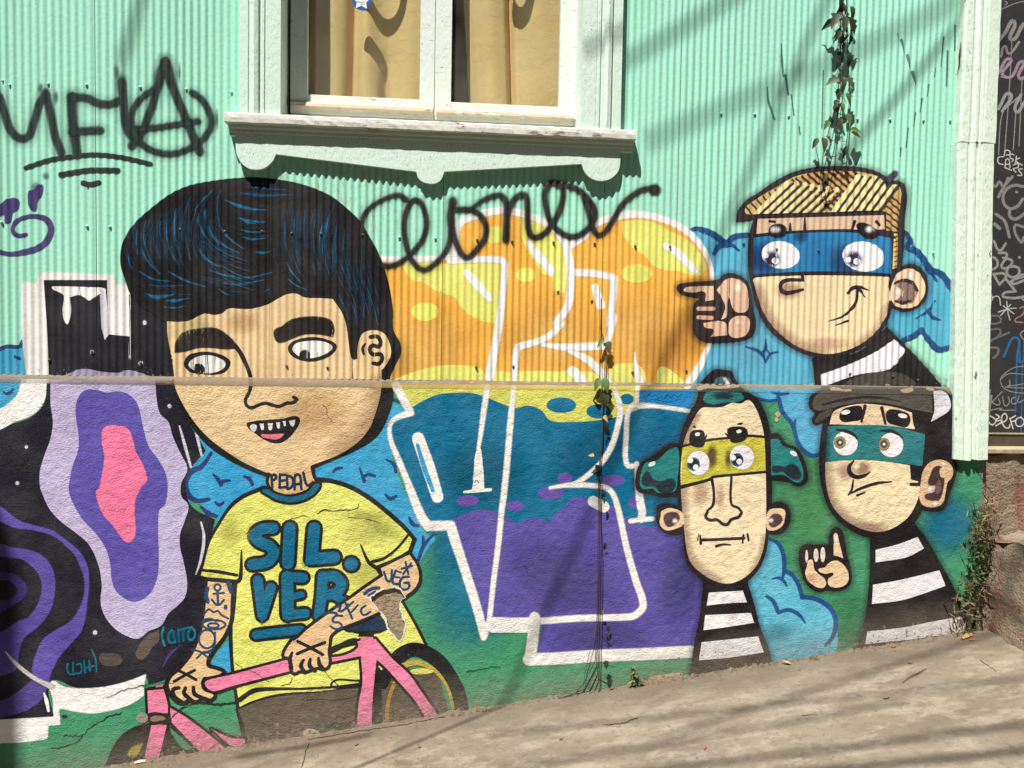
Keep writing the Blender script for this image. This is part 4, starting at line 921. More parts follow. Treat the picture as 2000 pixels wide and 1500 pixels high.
RARM = curve("C: 1560 912! 1802 795! 1870 900 1885 1000 1850 1080 1738 1168! 1560 1270 1400 1340 1250 1400 1190 1450 D: 1782 520 1772 600 1782 660 1766 712 1720 730 1690 718 1640 732 1590 750 1540 747 1500 765 1470 722 1464 652 1413 630 1425 570 1500 470 C: 900 1470 1000 1380 1150 1270 1340 1140 1450 1060 1580 972!", True)
bike = Thing('painted_bicycle', 'painted pink bicycle with black tyres, held by the boy', 'mural bicycle')
# rear and front wheel, frame, saddle go under the hands
wh = bike.part('wheel'); wh.line("R: 640 800 700 640 790 545 890 505 1000 535 1110 612 1200 740 1268 880 1300 1100", [18, 26, 28, 27, 28, 28, 28, 28, 27], '1e1b1c')
wh.line("R: 575 700 560 900 560 1180", [24, 30, 34], '221f1f'); wh.sub('rim').line("R: 805 642 900 615 1000 640 1080 692 1150 782 1200 900 1232 1100", [12, 10, 7, 6, 6, 7], 'bfa84a'); wh.sub('rim').line("R: 730 785 690 900 668 1050 690 1170", [7, 7, 8, 8], 'b08a3c')
wh.sub('shirt_gap').fill("R: 850 690 960 662 1062 682! 1040 702 900 712", 'dcd96c')
wh = bike.part('wheel'); wh.fill("M: 1000 1560! 1080 1350 1170 1200 1290 1110 1440 1068 1600 1070 1700 1120 1800 1240 1900 1350! 1900 1560!", '1e1b1b', 1); wh.sub('spoke_gap').fill("M: 1660 1105! 1890 1300! 1810 1320 1680 1170", '3f8f66'); wh.sub('rim').fill("M: 1262 1385 1280 1310 1392 1262! 1335 1370", 'b5a13c', 2)
FRM = ["M: 1440 742! 1600 728! 1640 880 1640 962! 1450 962!", "M: 1480 1080! 1632 1068! 1602 1200 1540 1450! 1400 1450! 1450 1220", "D: 530 1028! 650 1098 800 1210 965 1345! 780 1385! 650 1252 540 1140!", "D: 855 1195! 1000 1260 1112 1272! 1112 1312 1010 1332!",
       "D: 800 832 835 808 1000 770 1460 648! 1460 742! 1000 862 880 897 830 882", "D: 1765 592! 2000 530 R: 180 540 450 430! 570 418! 640 500 720 590 850 710 950 850 1120 1090! 1010 1110! 900 930 760 770 640 640 580 590! 562 760 545 960 540 1200! 412 1210! 430 960 462 780 450 560! 190 612! D: 1770 672!"]
fp = bike.part('frame')
for q in FRM: fp.line(q, 11, '1e1b1c', closed=True)
for q in FRM: fp.fill(q, 'ee85a8')
fp.fill("M: 1445 970 1560 955 1672 1000 1662 1062 1540 1066 1450 1052", '2a2524'); fp.fill("M: 1470 1005 1540 985 1620 1012 1560 1036 1480 1040", '8b7560')
fp.line("M: 1465 722 1605 706", 7, '1e1b1c'); fp.fill("M: 1518 690! 1592 678! 1592 702! 1530 710!", 'd9728f')
sd = bike.part('saddle'); sd.fill("C: 1290 1392 1450 1322 1562 1268! 1625 1382 1560 1412 1420 1420", '1f3550'); sd.line("C: 1290 1392 1420 1422 1560 1415 1628 1385", 6, BK); sd.sub('seat_post').fill("C: 1415 1412! 1522 1410! 1522 1450! 1395 1452!", BK); sd.sub('seat_post').fill("R: 448 406! 552 400! 552 424! 448 430!", 'e07d9c')
rarm.fill(RARM, 'e9c596', smooth=False); rarm.line(RARM, 6.5, BK, closed=True, smooth=False)
hand = rarm.subs('finger_line')
for q in ("D: 1572 655 1552 700 1585 752", "D: 1625 648 1620 700 1662 738", "D: 1690 640 1698 690 1732 728", "D: 1482 598 1466 650 1480 722"): hand.line(q, [6, 9, 7], BK)
for q in ("D: 1526 508 1620 555 1722 612", "D: 1738 518 1640 555 1522 606"): hand.line(q, 6.5, BK)
tat = rarm.subs('tattoo')
for q, ww in (("C: 1600 948 1642 1022 1662 935", 5), ("C: 1690 938 1668 1030 1720 1042", 5), ("C: 1678 985 1720 990", 4), ("C: 1692 938 1732 950", 4), ("C: 1795 985 1745 990 1722 1040 1742 1082 1792 1072 1792 1032 1760 1032", 5), ("C: 1768 868 1790 962", 4.5), ("C: 1738 922 1822 898", 4.5), ("C: 1750 962 1812 878", 4),
              ("C: 1275 1290 1222 1290 1200 1332 1250 1342 1272 1372 1222 1392 1182 1370", 4.5), ("C: 1300 1190 1352 1312", 4.5), ("C: 1345 1262 1395 1208", 4), ("C: 1300 1235 1360 1180", 4), ("C: 1455 1210 1420 1242 1440 1282 1495 1258", 4.5), ("C: 1130 1285 1180 1262 1230 1270", 5), ("C: 1215 1225 1260 1215 1250 1250 1290 1240 1320 1200", 5), ("C: 1450 1115 1500 1080 1560 1072", 7), ("C: 1480 1130 1530 1100", 5)): tat.line(q, ww, TC)

# ---- masked figures
MG = 'masked figures painted at the right'
T = Thing('painted_masked_figure', 'painted blond cartoon head with blue eye mask and pointing fist, on the metal', 'mural figure', MG)
body = T.part('shirt'); body.halo("E: 955 1330! 1100 1320 1260 1290 1400 1170 1440 1128! 1500 1190 1600 1290 1720 1420 1800 1520! 980 1530!"); body.fill("E: 955 1330! 1100 1320 1260 1290 1400 1170 1440 1128! 1500 1190 1600 1290 1720 1420 1800 1520! 980 1530!", '221f1f', 1.5)
body.sub('stripe').fill("E: 1008 1440! 1200 1370 1370 1290 1490 1208! 1562 1280! 1500 1370 1440 1410 1250 1440 1018 1520!", 'eeebf2'); body.sub('shirt_fold').fill("E: 1150 1510! 1250 1452 1430 1420 1560 1440 1650 1510!", '4a4540')
hd = T.part('head')
hd.halo("E: 458 442! 470 380 520 310 600 260 700 190 840 120 1000 88 1180 83 1330 103 1430 150 1450 190! 1520 178 1562 220 1572 300 1558 420 1552 600 1532 740! 1600 718 1672 760 1708 850 1692 950 1620 1012 1550 1028 1472 1002! 1450 1080 1380 1182 1280 1262 1160 1312 1040 1332 930 1312 820 1262 700 1172 628 1080 588 980 556 850 538 700 543 550 572 430! 500 442"); hd.fill("E: 458 442! 470 380 520 310 600 260 700 190 840 120 1000 88 1180 83 1330 103 1430 150 1450 190! 1520 178 1562 220 1572 300 1558 420 1552 600 1532 740! 1600 718 1672 760 1708 850 1692 950 1620 1012 1550 1028 1472 1002! 1450 1080 1380 1182 1280 1262 1160 1312 1040 1332 930 1312 820 1262 700 1172 628 1080 588 980 556 850 538 700 543 550 572 430! 500 442", '2c2226', 1.5)
hr = T.part('hair')
HR1 = curve("E: 515 378 600 290 720 220 840 150 1000 118 1150 112 1300 125 1400 160 1440 230! 1480 200 1530 220 1535 300 1520 420 1512 510! 1440 500! 1440 380! 1380 370 1100 380 800 388 620 392", True)
hr.fill(HR1, 'cdb070', smooth=False); hr.fill("E: 1488 520! 1517 520! 1512 740! 1478 752!", 'e0c476')
st = hr.subs('hair_strand')
def hatch(x0, y0, x1, y1, n, dx, dy, ww, c):
    for i in range(n):
        st.line([(1300+.3*(x0+dx*i), 300+.3*(y0+dy*i)), (1300+.3*(x1+dx*i), 300+.3*(y1+dy*i))], ww, c, 0.8, clip=HR1)
hatch(850, 165, 1090, 375, 9, 38, -14, 5.2, '3a2c30'); hatch(868, 160, 1060, 330, 8, 38, -14, 4.5, 'cfa25c'); hatch(520, 345, 560, 395, 9, 38, -22, 3.5, '3a2c30'); hatch(1440, 250, 1530, 330, 6, 0, 45, 3.5, '3a2c30'); hatch(1440, 225, 1530, 305, 6, 0, 45, 4, 'cfa25c')
hatch(590, 392, 800, 185, 7, 52, 8, 9.5, 'f3e3a6'); hatch(618, 392, 828, 195, 7, 52, 10, 4.6, '3a2c30')
hatch(1095, 375, 1255, 150, 6, 52, 2, 10, 'f6e6a6'); hatch(1122, 375, 1282, 150, 6, 52, 4, 4.8, '3a2c30')
for k in range(7): st.line([(1300+.3*1488, 300+.3*(545+32*k)), (1300+.3*1518, 300+.3*(535+32*k))], 2, '3a2c30')
hr.line("E: 1452 168 1492 128", 12, '4a3a55', 4)
fc = T.part('face')
FC = curve("E: 572 812 800 797 1000 792 1300 797 1462 802! 1450 860! 1480 950! 1460 962 1440 1050 1370 1160 1270 1240 1150 1290 1040 1305 930 1285 830 1240 720 1150 650 1060 610 970 583 870", True)
fc.fill("E: 600 425! 1420 400! 1432 492! 590 522!", 'e0c0a2', smooth=False); fc.fill(FC, 'f3deb2', smooth=False)
fc.shade(FC, "E: 585 900 640 1060 730 1170 860 1270 1000 1320", 50, 'a97a66', 0.6); fc.shade(FC, "E: 1450 1020 1390 1150 1270 1250", 36, 'b98f78', 0.5); fc.blob("E: 800 890", 110, 75, 'b58a74', 0.7, 0, FC); fc.blob("E: 1050 1240", 220, 60, 'd9b295', 0.6, 0, FC)
mk = T.part('eye_mask'); MK = curve("E: 572 547! 880 517 1200 512 1472 547! 1472 782! 1300 772 1000 767 800 772 568 788!", True); mk.fill(MK, '2b7fb6', smooth=False)
for c in ("E: 640 690", "E: 1170 700"): mk.blob(c, 150, 150, '173a70', 0.85, 0, MK)
mk.blob("E: 1000 650", 130, 140, '2f8cc8', 0.6, 0, MK); mk.blob("E: 880 540", 60, 60, '153a66', 0.6, 0, MK)
for q in ("E: 560 535 700 520 880 508 1200 500 1330 515 1490 545", "E: 560 798 800 782 1000 778 1300 784 1480 794"): mk.line(q, 5, '2c2226')
for c, rx, ry, pc, h1, h2 in (("E: 748 660", 125, 90, "E: 690 688", "E: 712 698", "E: 652 664"), ("E: 1287 670", 138, 98, "E: 1226 688", "E: 1246 702", "E: 1190 690")):
    e = T.part('eye'); e.dot(c, rx, ry, 'f7f5f6', 8); q = e.sub('iris'); q.blob(pc, 62, 62, '4a4286', 1.0, 0, ell(c, rx, ry, 8), 0.5); q.dot(pc, 34, 34, '2a2540'); e.sub('glint').dot(h1, 24, 22, 'f7f5f6'); e.sub('glint').dot(h2, 19, 17, 'f7f5f6')
for q, g in (("E: 672 500 690 470 755 462 780 485 772 535 705 545 678 525", "E: 712 495"), ("E: 1245 462 1300 455 1372 500 1372 545 1300 548 1265 510", "E: 1328 492")):
    b = T.part('eyebrow'); b.fill(q, '1f191b', 2); b.sub('glint').blob(g, 42, 30, 'f5f2ee', 1.0)
ln = T.multi('face_line')
for q, ww in (("E: 675 440 710 445", 5), ("E: 812 455 810 498", [3, 6]), ("E: 905 420 905 492", [3, 6]), ("E: 1232 440 1215 492", 6), ("E: 1372 442 1392 462", 6), ("E: 890 798 892 822! 780 825 748 852 755 892 790 907 892 885", [6, 6, 7, 8, 8, 7, 5]), ("E: 1058 1092 1150 1062 1210 1012 1242 960 1250 888", [1.5, 4, 6, 7, 6]), ("E: 1188 908 1220 875 1270 870 1325 892", [6, 8, 6, 1.5]), ("E: 1258 880 1302 935", [7, 1.5]), ("E: 1108 1118 1188 1088", [2, 5])): ln.line(q, ww, '2c2030')
er = T.part('ear'); ER = curve("E: 1480 830 1510 780 1580 748 1642 770 1682 830 1682 920 1632 990 1560 1007 1490 985 1465 930", True); er.fill(ER, 'ecd0ac', smooth=False)
er.fill("E: 1500 842 1560 825 1622 850 1637 890 1612 960 1550 977 1500 965! 1545 900", '8a6f66', 2, clip=ER); er.line("E: 1490 846 1550 824 1612 846 1637 892", [4, 8, 5], '2c2226'); er.line("E: 1498 960 1545 972 1592 958", [4, 8, 5], '2c2226'); er.blob("E: 1592 790", 38, 34, 'fbf3ea', 1.0); er.blob("E: 1510 902", 40, 34, 'f6e6e2', 1.0)
hn = T.part('hand'); hn.halo("E: 72 872 100 848 340 822 380 788 450 785 522 828 552 900 562 1000 585 1100 562 1182 500 1213 350 1228 250 1223 188 1172 176 1050 188 980 222 942! 100 912"); hn.fill("E: 72 872 100 848 340 822 380 788 450 785 522 828 552 900 562 1000 585 1100 562 1182 500 1213 350 1228 250 1223 188 1172 176 1050 188 980 222 942! 100 912", '2c2024', 1.5)
for q in ("E: 115 885 200 865 308 862! 312 952! 255 962! 250 900 180 905", "E: 350 862 400 815 470 820 520 860 540 950 530 1020 470 1036 430 1000 410 940 395 1060 360 1082! 385 1000 360 930 333 890", "E: 430 1072 530 1063 546 1120 520 1182 430 1197 408 1150", "E: 245 1102! 380 1097 402 1182! 290 1192! 312 1150 250 1130"):
    f_ = hn.sub('finger'); f_.fill(q, 'e0bb9e')
hn.sub('finger').line("E: 212 1010 312 1010", 8, 'd2a588'); hn.sub('finger').line("E: 212 1066 302 1070", 8, 'd2a588'); hn.sub('glint').blob("E: 468 870", 55, 60, 'f9ead0', 1.0); hn.sub('glint').blob("E: 480 1100", 50, 35, 'f5e0c4', 0.9)

T = Thing('painted_masked_figure', 'painted long faced figure with yellow eye mask, teal side hair and striped neck', 'mural figure', MG)
body = T.part('shirt'); body.halo("G: 770 680! 1192 680! 1260 900 1320 1130 1400 1330 1450 1560! 640 1580! 690 1250 740 1000 760 800"); body.fill("G: 770 680! 1192 680! 1260 900 1320 1130 1400 1330 1450 1560! 640 1580! 690 1250 740 1000 760 800", '1f1b1c', 1.5)
for q in ("G: 820 785! 1152 767! 1192 880! 1000 890 800 912!", "G: 785 1005! 1232 984! 1262 1080! 1000 1122 768 1152!", "G: 750 1270! 1302 1213! 1357 1370! 1000 1422 724 1447!"): body.sub('stripe').fill(q, 'eeebee')
hd = T.part('head')
hd.halo("F: 715 262! 790 185 870 112 960 115 1042 130 1070 200 1150 300 1262 370 1332 450 1392 600 1422 740! 1500 738 1570 830 1680 880 1742 980 1782 1120 1772 1200 1702 1243 1600 1202 1530 1190 1432 1180! 1432 1420! 1500 1400 1580 1430 G: 1612 0 1612 80 1562 172 1480 213 1402 200! 1382 350 1322 522 1202 662 1080 713 960 714 820 693 700 612 618 520 588 400 568 212! 480 218 400 203 338 140 308 60 318 0 F: 320 1440 420 1418 520 1440! 513 1352 400 1352 260 1322 128 1292 107 1180 148 1040 280 948 380 868 470 828 530 838! 560 700 640 520 700 420 720 340"); hd.fill("F: 715 262! 790 185 870 112 960 115 1042 130 1070 200 1150 300 1262 370 1332 450 1392 600 1422 740! 1500 738 1570 830 1680 880 1742 980 1782 1120 1772 1200 1702 1243 1600 1202 1530 1190 1432 1180! 1432 1420! 1500 1400 1580 1430 G: 1612 0 1612 80 1562 172 1480 213 1402 200! 1382 350 1322 522 1202 662 1080 713 960 714 820 693 700 612 618 520 588 400 568 212! 480 218 400 203 338 140 308 60 318 0 F: 320 1440 420 1418 520 1440! 513 1352 400 1352 260 1322 128 1292 107 1180 148 1040 280 948 380 868 470 828 530 838! 560 700 640 520 700 420 720 340", '201a1d', 1.5)
fc = T.part('face')
FC = curve("F: 750 485 850 480 950 475 1050 432 1130 442 1210 405 1280 490 1330 620 1360 760 1376 1120 1380 1500 G: 1370 250 1340 400 1280 530 1180 630 1060 690 960 696 850 660 740 590 650 500 610 400 588 250 F: 555 1400 545 1100 570 850 610 720 680 580", True)
fc.fill(FC, 'f3e0b8', smooth=False)
fc.shade(FC, "F: 560 1250 560 1500 G: 595 350 650 480 750 590 900 690", 34, 'a37f6e', 0.55); fc.shade(FC, "F: 700 560 620 700 580 850", 24, 'a98571', 0.6); fc.shade(FC, "G: 1365 250 1340 400 1250 560", 22, 'b08c78', 0.5); fc.blob("F: 740 1300", 110, 190, 'd2ab8e', 0.6, 0, FC); fc.blob("F: 930 1350", 60, 180, 'c9a78b', 0.5, 0, FC)
mk = T.part('eye_mask'); MK = curve("F: 562 872! 800 802 1050 772 1200 767 1362 772! 1377 1107! 1050 1132 860 1162 548 1245!", True); mk.fill(MK, 'cfc748', smooth=False)
mk.blob("F: 850 960", 70, 170, '5b4526', 0.85, 0, MK); mk.blob("F: 1010 980", 50, 130, '5b4526', 0.7, 0, MK)
for q, ww in (("F: 540 862 800 800 1000 776 1190 755 1372 766", 5), ("F: 545 1256 830 1180 860 1156 1100 1132 1382 1106", [7, 6, 5, 5, 5])): mk.line(q, ww, '201a1d')
for s_h, dk, gl in (("F: 520 880 430 890 380 940 300 1000 200 1022 160 1120 148 1240 190 1278 270 1270 320 1310 420 1313 490 1290 512 1200", "F: 215 1115 185 1222 300 1240 360 1302 462 1282 470 1190 350 1210 262 1180", "F: 265 1030"), ("F: 1424 788! 1500 788 1540 850 1660 900 1702 980 1742 1100 1722 1202 1650 1203 1560 1142 1430 1142!", "F: 1450 1060 1560 1070 1640 1040 1712 1130 1690 1172 1620 1152 1540 1092 1460 1102", "F: 1648 928")):
    h_ = T.part('side_hair'); h_.fill(s_h, '23807f'); h_.fill(dk, '1c2b34', 4); h_.sub('glint').dot(gl, 38, 20, 'eef4f2', -30 if gl == "F: 265 1030" else 30)
hr = T.part('top_hair'); hr.fill("F: 765 402 812 325 1132 335! 1165 390 1100 422 980 432 870 448 790 432", '23807f'); hr.blob("F: 960 365", 150, 50, '1c2b34', 0.95); hr.fill("F: 865 245! 905 188 1000 190 1052 250!", '3d6670', 2); hr.line("F: 975 200 1010 262", 7, 'ddd8dc', 2)
for c, rx, ry, pc, h1, h2 in (("F: 718 1020", 108, 120, "F: 672 1032", "F: 638 992", "F: 692 1062"), ("F: 1143 965", 118, 120, "F: 1096 990", "F: 1055 970", "F: 1116 1006")):
    e = T.part('eye'); e.blob(c, 155, 160, '6a4a3a', 0.9, 0, MK); e.dot(c, rx, ry, 'efe9ef'); q = e.sub('iris'); q.dot(pc, 62, 66, '2d5f72'); q.blob(pc, 62, 60, '121a24', 1.0, 0, None, 0.4); e.sub('glint').dot(h1, 29, 29, 'f7f5f6'); e.sub('glint').dot(h2, 27, 28, 'f7f5f6')
for q, g in (("F: 645 722 690 700 765 710 778 762 768 852 700 863 638 832", "F: 710 740"), ("F: 1005 692 1080 668 1172 680 1198 730 1172 792 1050 818 1020 762", "F: 1115 712")):
    b = T.part('eyebrow'); b.fill(q, '1d181a', 1.5); b.sub('glint').dot(g, 26, 18, 'f3f0ee', -12)
ln = T.multi('face_line')
ln.dot("F: 680 668", 15, 11, '2c2030'); ln.dot("F: 1125 638", 29, 11, '2c2030', -8)
for q, ww in (("F: 775 795 802 742", [5, 2]), ("F: 982 732 1022 765", [2, 6]), ("F: 850 1180 868 1300 860 1430 805 1485", [6, 5, 6, 4]), ("F: 1040 1152 1040 1420 1110 1460 1140 1500", 5), ("G: 805 0 790 50 840 78 900 74 960 118 1002 118 1040 70 1110 48 1138 8", 6), ("G: 748 272 950 265 1165 254", 6), ("G: 735 228 742 305", [3, 6]), ("G: 1158 222 1150 298", 4), ("G: 1198 215 1208 275", 4.5), ("G: 725 210 708 275", 2), ("G: 893 332 960 315 1032 320", [6, 5, 3])): ln.line(q, ww, '2f2128')
for q, inn, hl in (("G: 340 100 352 30 F: 360 1488 450 1460 540 1490 G: 572 20 572 120 500 160 420 180 360 150", "G: 395 25 500 8 532 60 490 112 430 142 388 92", "G: 490 85"), ("F: 1398 1492 1480 1462 1560 1482 G: 1562 60 1540 130 1470 176 1388 162", "G: 1410 92 1440 30 1512 28 1533 80 1490 130 1430 142", "G: 1425 80")):
    er = T.part('ear'); er.fill(q, 'eecba6'); er.fill(inn, '563c40', 2); er.blob(hl, 38, 34, 'f6e9e2', 1.0)

T = Thing('painted_masked_figure', 'painted figure in a grey flat cap with teal eye mask, raised finger and striped shirt', 'mural figure', MG)
body = T.part('shirt'); body.halo("I: 800 180! 1200 80! 1340 260 1480 500 1600 720 1690 920 1740 1060 1700 1300! 640 1420! 740 1100 790 700 800 400"); body.fill("I: 800 180! 1200 80! 1340 260 1480 500 1600 720 1690 920 1740 1060 1700 1300! 640 1420! 740 1100 790 700 800 400", '1f1b1c', 1.5)
for q in ("I: 850 370! 1050 320 1260 244! 1322 355! 1150 442 850 492!", "I: 825 710! 1100 660 1472 569! 1533 720! 1300 802 1100 862 814 898!", "I: 770 1165! 1100 1130 1400 1070 1690 1018! 1710 1160 1400 1215 1100 1255 748 1290!"): body.sub('stripe').fill(q, 'edeaec')
hd = T.part('head')
hd.halo("H: 198 230 230 150 310 110! 1410 90! 1540 125 1622 230 1602 400 1602 770! 1642 850 1622 960 1572 1102 1532 1232 1470 1283 1300 1272! 1242 1372 1100 1482 950 1543 800 1543 650 1493 500 1392 398 1262 338 1100 303 900 308 650 338 420! 260 442 228 400 258 330 208 280"); hd.fill("H: 198 230 230 150 310 110! 1410 90! 1540 125 1622 230 1602 400 1602 770! 1642 850 1622 960 1572 1102 1532 1232 1470 1283 1300 1272! 1242 1372 1100 1482 950 1543 800 1543 650 1493 500 1392 398 1262 338 1100 303 900 308 650 338 420! 260 442 228 400 258 330 208 280", '201a1d', 1.5)
cp = T.part('cap'); cp.fill("H: 250 182 310 132! 320 62! 1400 70! 1402 332! 1280 312 1120 272 900 232 700 230 520 260 400 290 300 312 238 282", '57524a'); cp.sub('brim').fill("H: 268 382 330 322 430 302 330 402 258 424", '4a453f'); cp.sub('brim').line("H: 330 252 500 210 700 180 900 185 1100 222", [3, 5, 5, 5, 2], '2c2725')
cp.sub('cap_back').fill("H: 1410 118! 1500 116 1560 170 1582 270 1540 332 1388 418! 1422 300", 'e6e1ea')
fc = T.part('face')
fc.fill("H: 438 322 550 270 700 244 850 250 1050 280 1202 330! 1212 420 1232 492! 1000 462 398 442!", 'eed4ae')
FC = curve("H: 358 812! 600 792 900 802 1182 842! 1192 982! 1262 1000! 1282 1080 1250 1200 1180 1330 1080 1420 950 1482 830 1492 680 1452 530 1360 428 1240 378 1100 358 950", True); fc.fill(FC, 'f2e0b6', smooth=False)
fc.shade(FC, "H: 350 850 365 1050 430 1250 560 1390 760 1490 900 1500", 44, '9a7668', 0.55); fc.blob("H: 560 900", 130, 120, 'c79e86', 0.7, 0, FC); fc.blob("H: 760 1440", 170, 60, 'b99284', 0.6, 0, FC)
mk = T.part('eye_mask'); MK = curve("H: 378 462! 700 450 1000 460 1332 540! 1302 852! 1100 822 800 792 358 802!", True); mk.fill(MK, '257a7c', smooth=False); mk.shade(MK, "H: 365 470 355 800", 22, '1b3a52', 0.6)
for c, pc, lid in (("H: 555 630", "H: 500 620", "H: 465 496 560 510 640 550 674 598"), ("H: 1000 645", "H: 930 637", "H: 896 502 1000 510 1060 535 1115 575")):
    e = T.part('eye'); e.dot(c, 118, 118, 'f0ecef'); q = e.sub('iris'); q.dot(pc, 58, 62, '6e5a45'); q.dot(pc, 49, 53, 'b99a5c'); q.blob(pc, 46, 48, '3b4a4c', 1.0, 0, None, 0.5); e.sub('glint').dot(pc, 13, 13, 'f6f2ee'); e.sub('eyelid').line(lid, [3, 7, 6, 2], '201a1d')
for q, g in (("H: 495 372 530 300 620 270 700 268 718 310 702 392 620 412 530 418", "H: 555 325"), ("H: 948 342 980 303 1080 308 1172 350 1183 420 1150 468 1050 452 970 422", "H: 1112 360")):
    b = T.part('eyebrow'); b.fill(q, '1d181a', 1); b.sub('glint').dot(g, 46, 22, 'f3f0ee', -12 if g == "H: 555 325" else 12)
ns = T.part('nose'); ns.blob("H: 720 870", 110, 90, 'a87a62', 0.75, 0, FC); ns.blob("H: 660 845", 55, 55, 'f7e6b8', 1.0, 0, FC); ns.line("H: 635 800 590 858 600 922 660 957 740 942 795 908", [3, 8, 9, 8, 7, 2], '201a1d')
ln = T.multi('face_line')
for q, ww in (("H: 745 265 710 415", [7, 5]), ("H: 908 282 942 435", [7, 5]), ("H: 630 985 615 1080 582 1134", [3, 5, 3]), ("H: 582 1128 700 1070 850 1020 1003 1003", [3, 6, 6, 3]), ("H: 668 1137 742 1108", [5, 3]), ("H: 1195 1030 1268 1030", 7)): ln.line(q, ww, '2f2128')
er = T.part('ear'); er.fill("H: 1290 1000 1310 900 1370 820 1460 788 1550 810 1603 880 1592 960 1550 1010 1532 1100 1502 1212 1420 1252 1310 1232 1274 1150", 'e0bd94')
er.fill("H: 1390 930 1420 868 1480 858 1502 920 1512 1000 1492 1120 1460 1182 1380 1182 1328 1142 1430 1100 1440 1040 1368 1030", '4a3538', 2); er.fill("H: 1480 870 1532 880 1512 962 1480 950", 'e6c898'); er.fill("H: 1452 1000 1470 990 1480 1080 1440 1120", '755a5a', 3)
for g, r in (("H: 1510 825", 30), ("H: 1567 880", 24), ("H: 1378 1080", 45), ("H: 1430 1215", 40)): er.blob(g, r, r*0.9, 'fbf2ea', 1.0)
hn = T.part('hand'); hn.halo("I: 118 350 300 318 392 318! 400 230 440 155 492 155 532 220 562 400 604 560 604 682 542 743 420 764 370 752 300 773 200 722 138 620"); hn.fill("I: 118 350 300 318 392 318! 400 230 440 155 492 155 532 220 562 400 604 560 604 682 542 743 420 764 370 752 300 773 200 722 138 620", '201a1d', 1.5)
for q in ("I: 455 203 490 290 532 452! 480 430 438 422! 440 300", "I: 215 458 250 560 300 612 350 650 362 712 310 743 200 682 160 600 168 560", "I: 288 562 350 540 400 490 470 473 540 520 582 600 572 690 500 733 400 722 384 652 430 622 432 590 350 602"): hn.sub('finger').fill(q, 'eccfa6')
for c, a, b in (("I: 175 432", 14, 62), ("I: 266 420", 24, 66), ("I: 332 415", 24, 74)): hn.sub('finger').dot(c, a, b, 'ead8c8')
hn.sub('glint').blob("I: 465 270", 24, 60, 'faf6f0', 1.0); hn.sub('glint').blob("I: 220 640", 60, 50, 'd9a997', 0.6)

# ---- tags sprayed over the mural and on the door
TG = Thing('graffiti_tag', 'large black sprayed tag MFA with a circled A, upper left on mint metal', 'graffiti tag').multi('letter_stroke')
K1 = '33403d'
for q, ww in (("X: -60 700 0 770 30 860 60 960 110 1050 170 1085 230 1060 270 950 310 820 362 725! 400 900 430 1050 482 1195", 15), ("X: 562 755 572 950 602 1195", 17), ("X: 575 762 680 770 780 812 880 812 955 775", 15), ("X: 570 1032 785 1020", 15), ("X: 952 640 968 800 980 950 1010 1040 1070 1095", 15),
              ("X: 1290 480 1240 650 1180 850 1100 1050 1030 1142", 15), ("X: 1290 480 1350 680 1440 900 1560 1185", 16), ("X: 1010 1010 1200 1000 1400 970 1545 948", 12), ("X: 1500 722 1580 782 1642 900 1642 1000 1580 1090 1480 1160 1330 1202 1180 1172 1080 1092 1028 980 1040 860 1110 762 1190 705", 12)):
    TG.line(q, ww, K1, 6); TG.last.line(q, ww*1.7, K1, ww*1.3, 0.28)
for c in ("X: 1290 520", "X: 1240 600", "X: 1330 590", "X: 950 660"): TG.new().blob(c, 60, 120, K1, 0.75)
for c, a, b in (("X: 1690 930", 22, 110), ("X: 1400 560", 16, 100), ("X: 910 560", 30, 80), ("X: 320 690", 30, 60), ("X: 440 760", 30, 70)): TG.new().blob(c, a, b, K1, 0.6)
for q, ww in (("X: 205 1312 400 1250 600 1222 750 1210 950 1230 1178 1282", 9), ("X: 478 1366 700 1332 925 1332", 10), ("X: 652 1432 710 1445 772 1430", 11), ("X: 690 1450 690 1475", 3)): TG.line(q, ww, '26302d', 1.5)
TG = Thing('graffiti_tag', 'purple sprayed curl and blots at the left edge, under the black tag', 'graffiti tag').multi('stroke')
K2 = '4d4177'
TG.line("J: 232 630 175 642 118 602 138 525 220 480 320 468 420 500 458 580 425 680 340 750 200 790 80 802 -40 770", [8, 9, 9, 9, 12, 13, 13, 12, 9, 9], K2, 2)
TG.fill("J: -60 400 0 370 60 320 160 318 162 400 112 445 90 522 48 522 40 452 0 462 -60 470", K2, 2); TG.fill("J: 258 330 262 250 300 240 370 190 375 262 335 335 318 418 285 405 262 360", K2, 3); TG.blob("J: 320 210", 60, 70, K2, 0.6); TG.new().blob("J: 410 110", 42, 42, K2, 0.55)
TG = Thing('graffiti_tag', 'looping black sprayed script tag running below the window over the orange letters', 'graffiti tag').multi('stroke')
K3 = '322f2c'
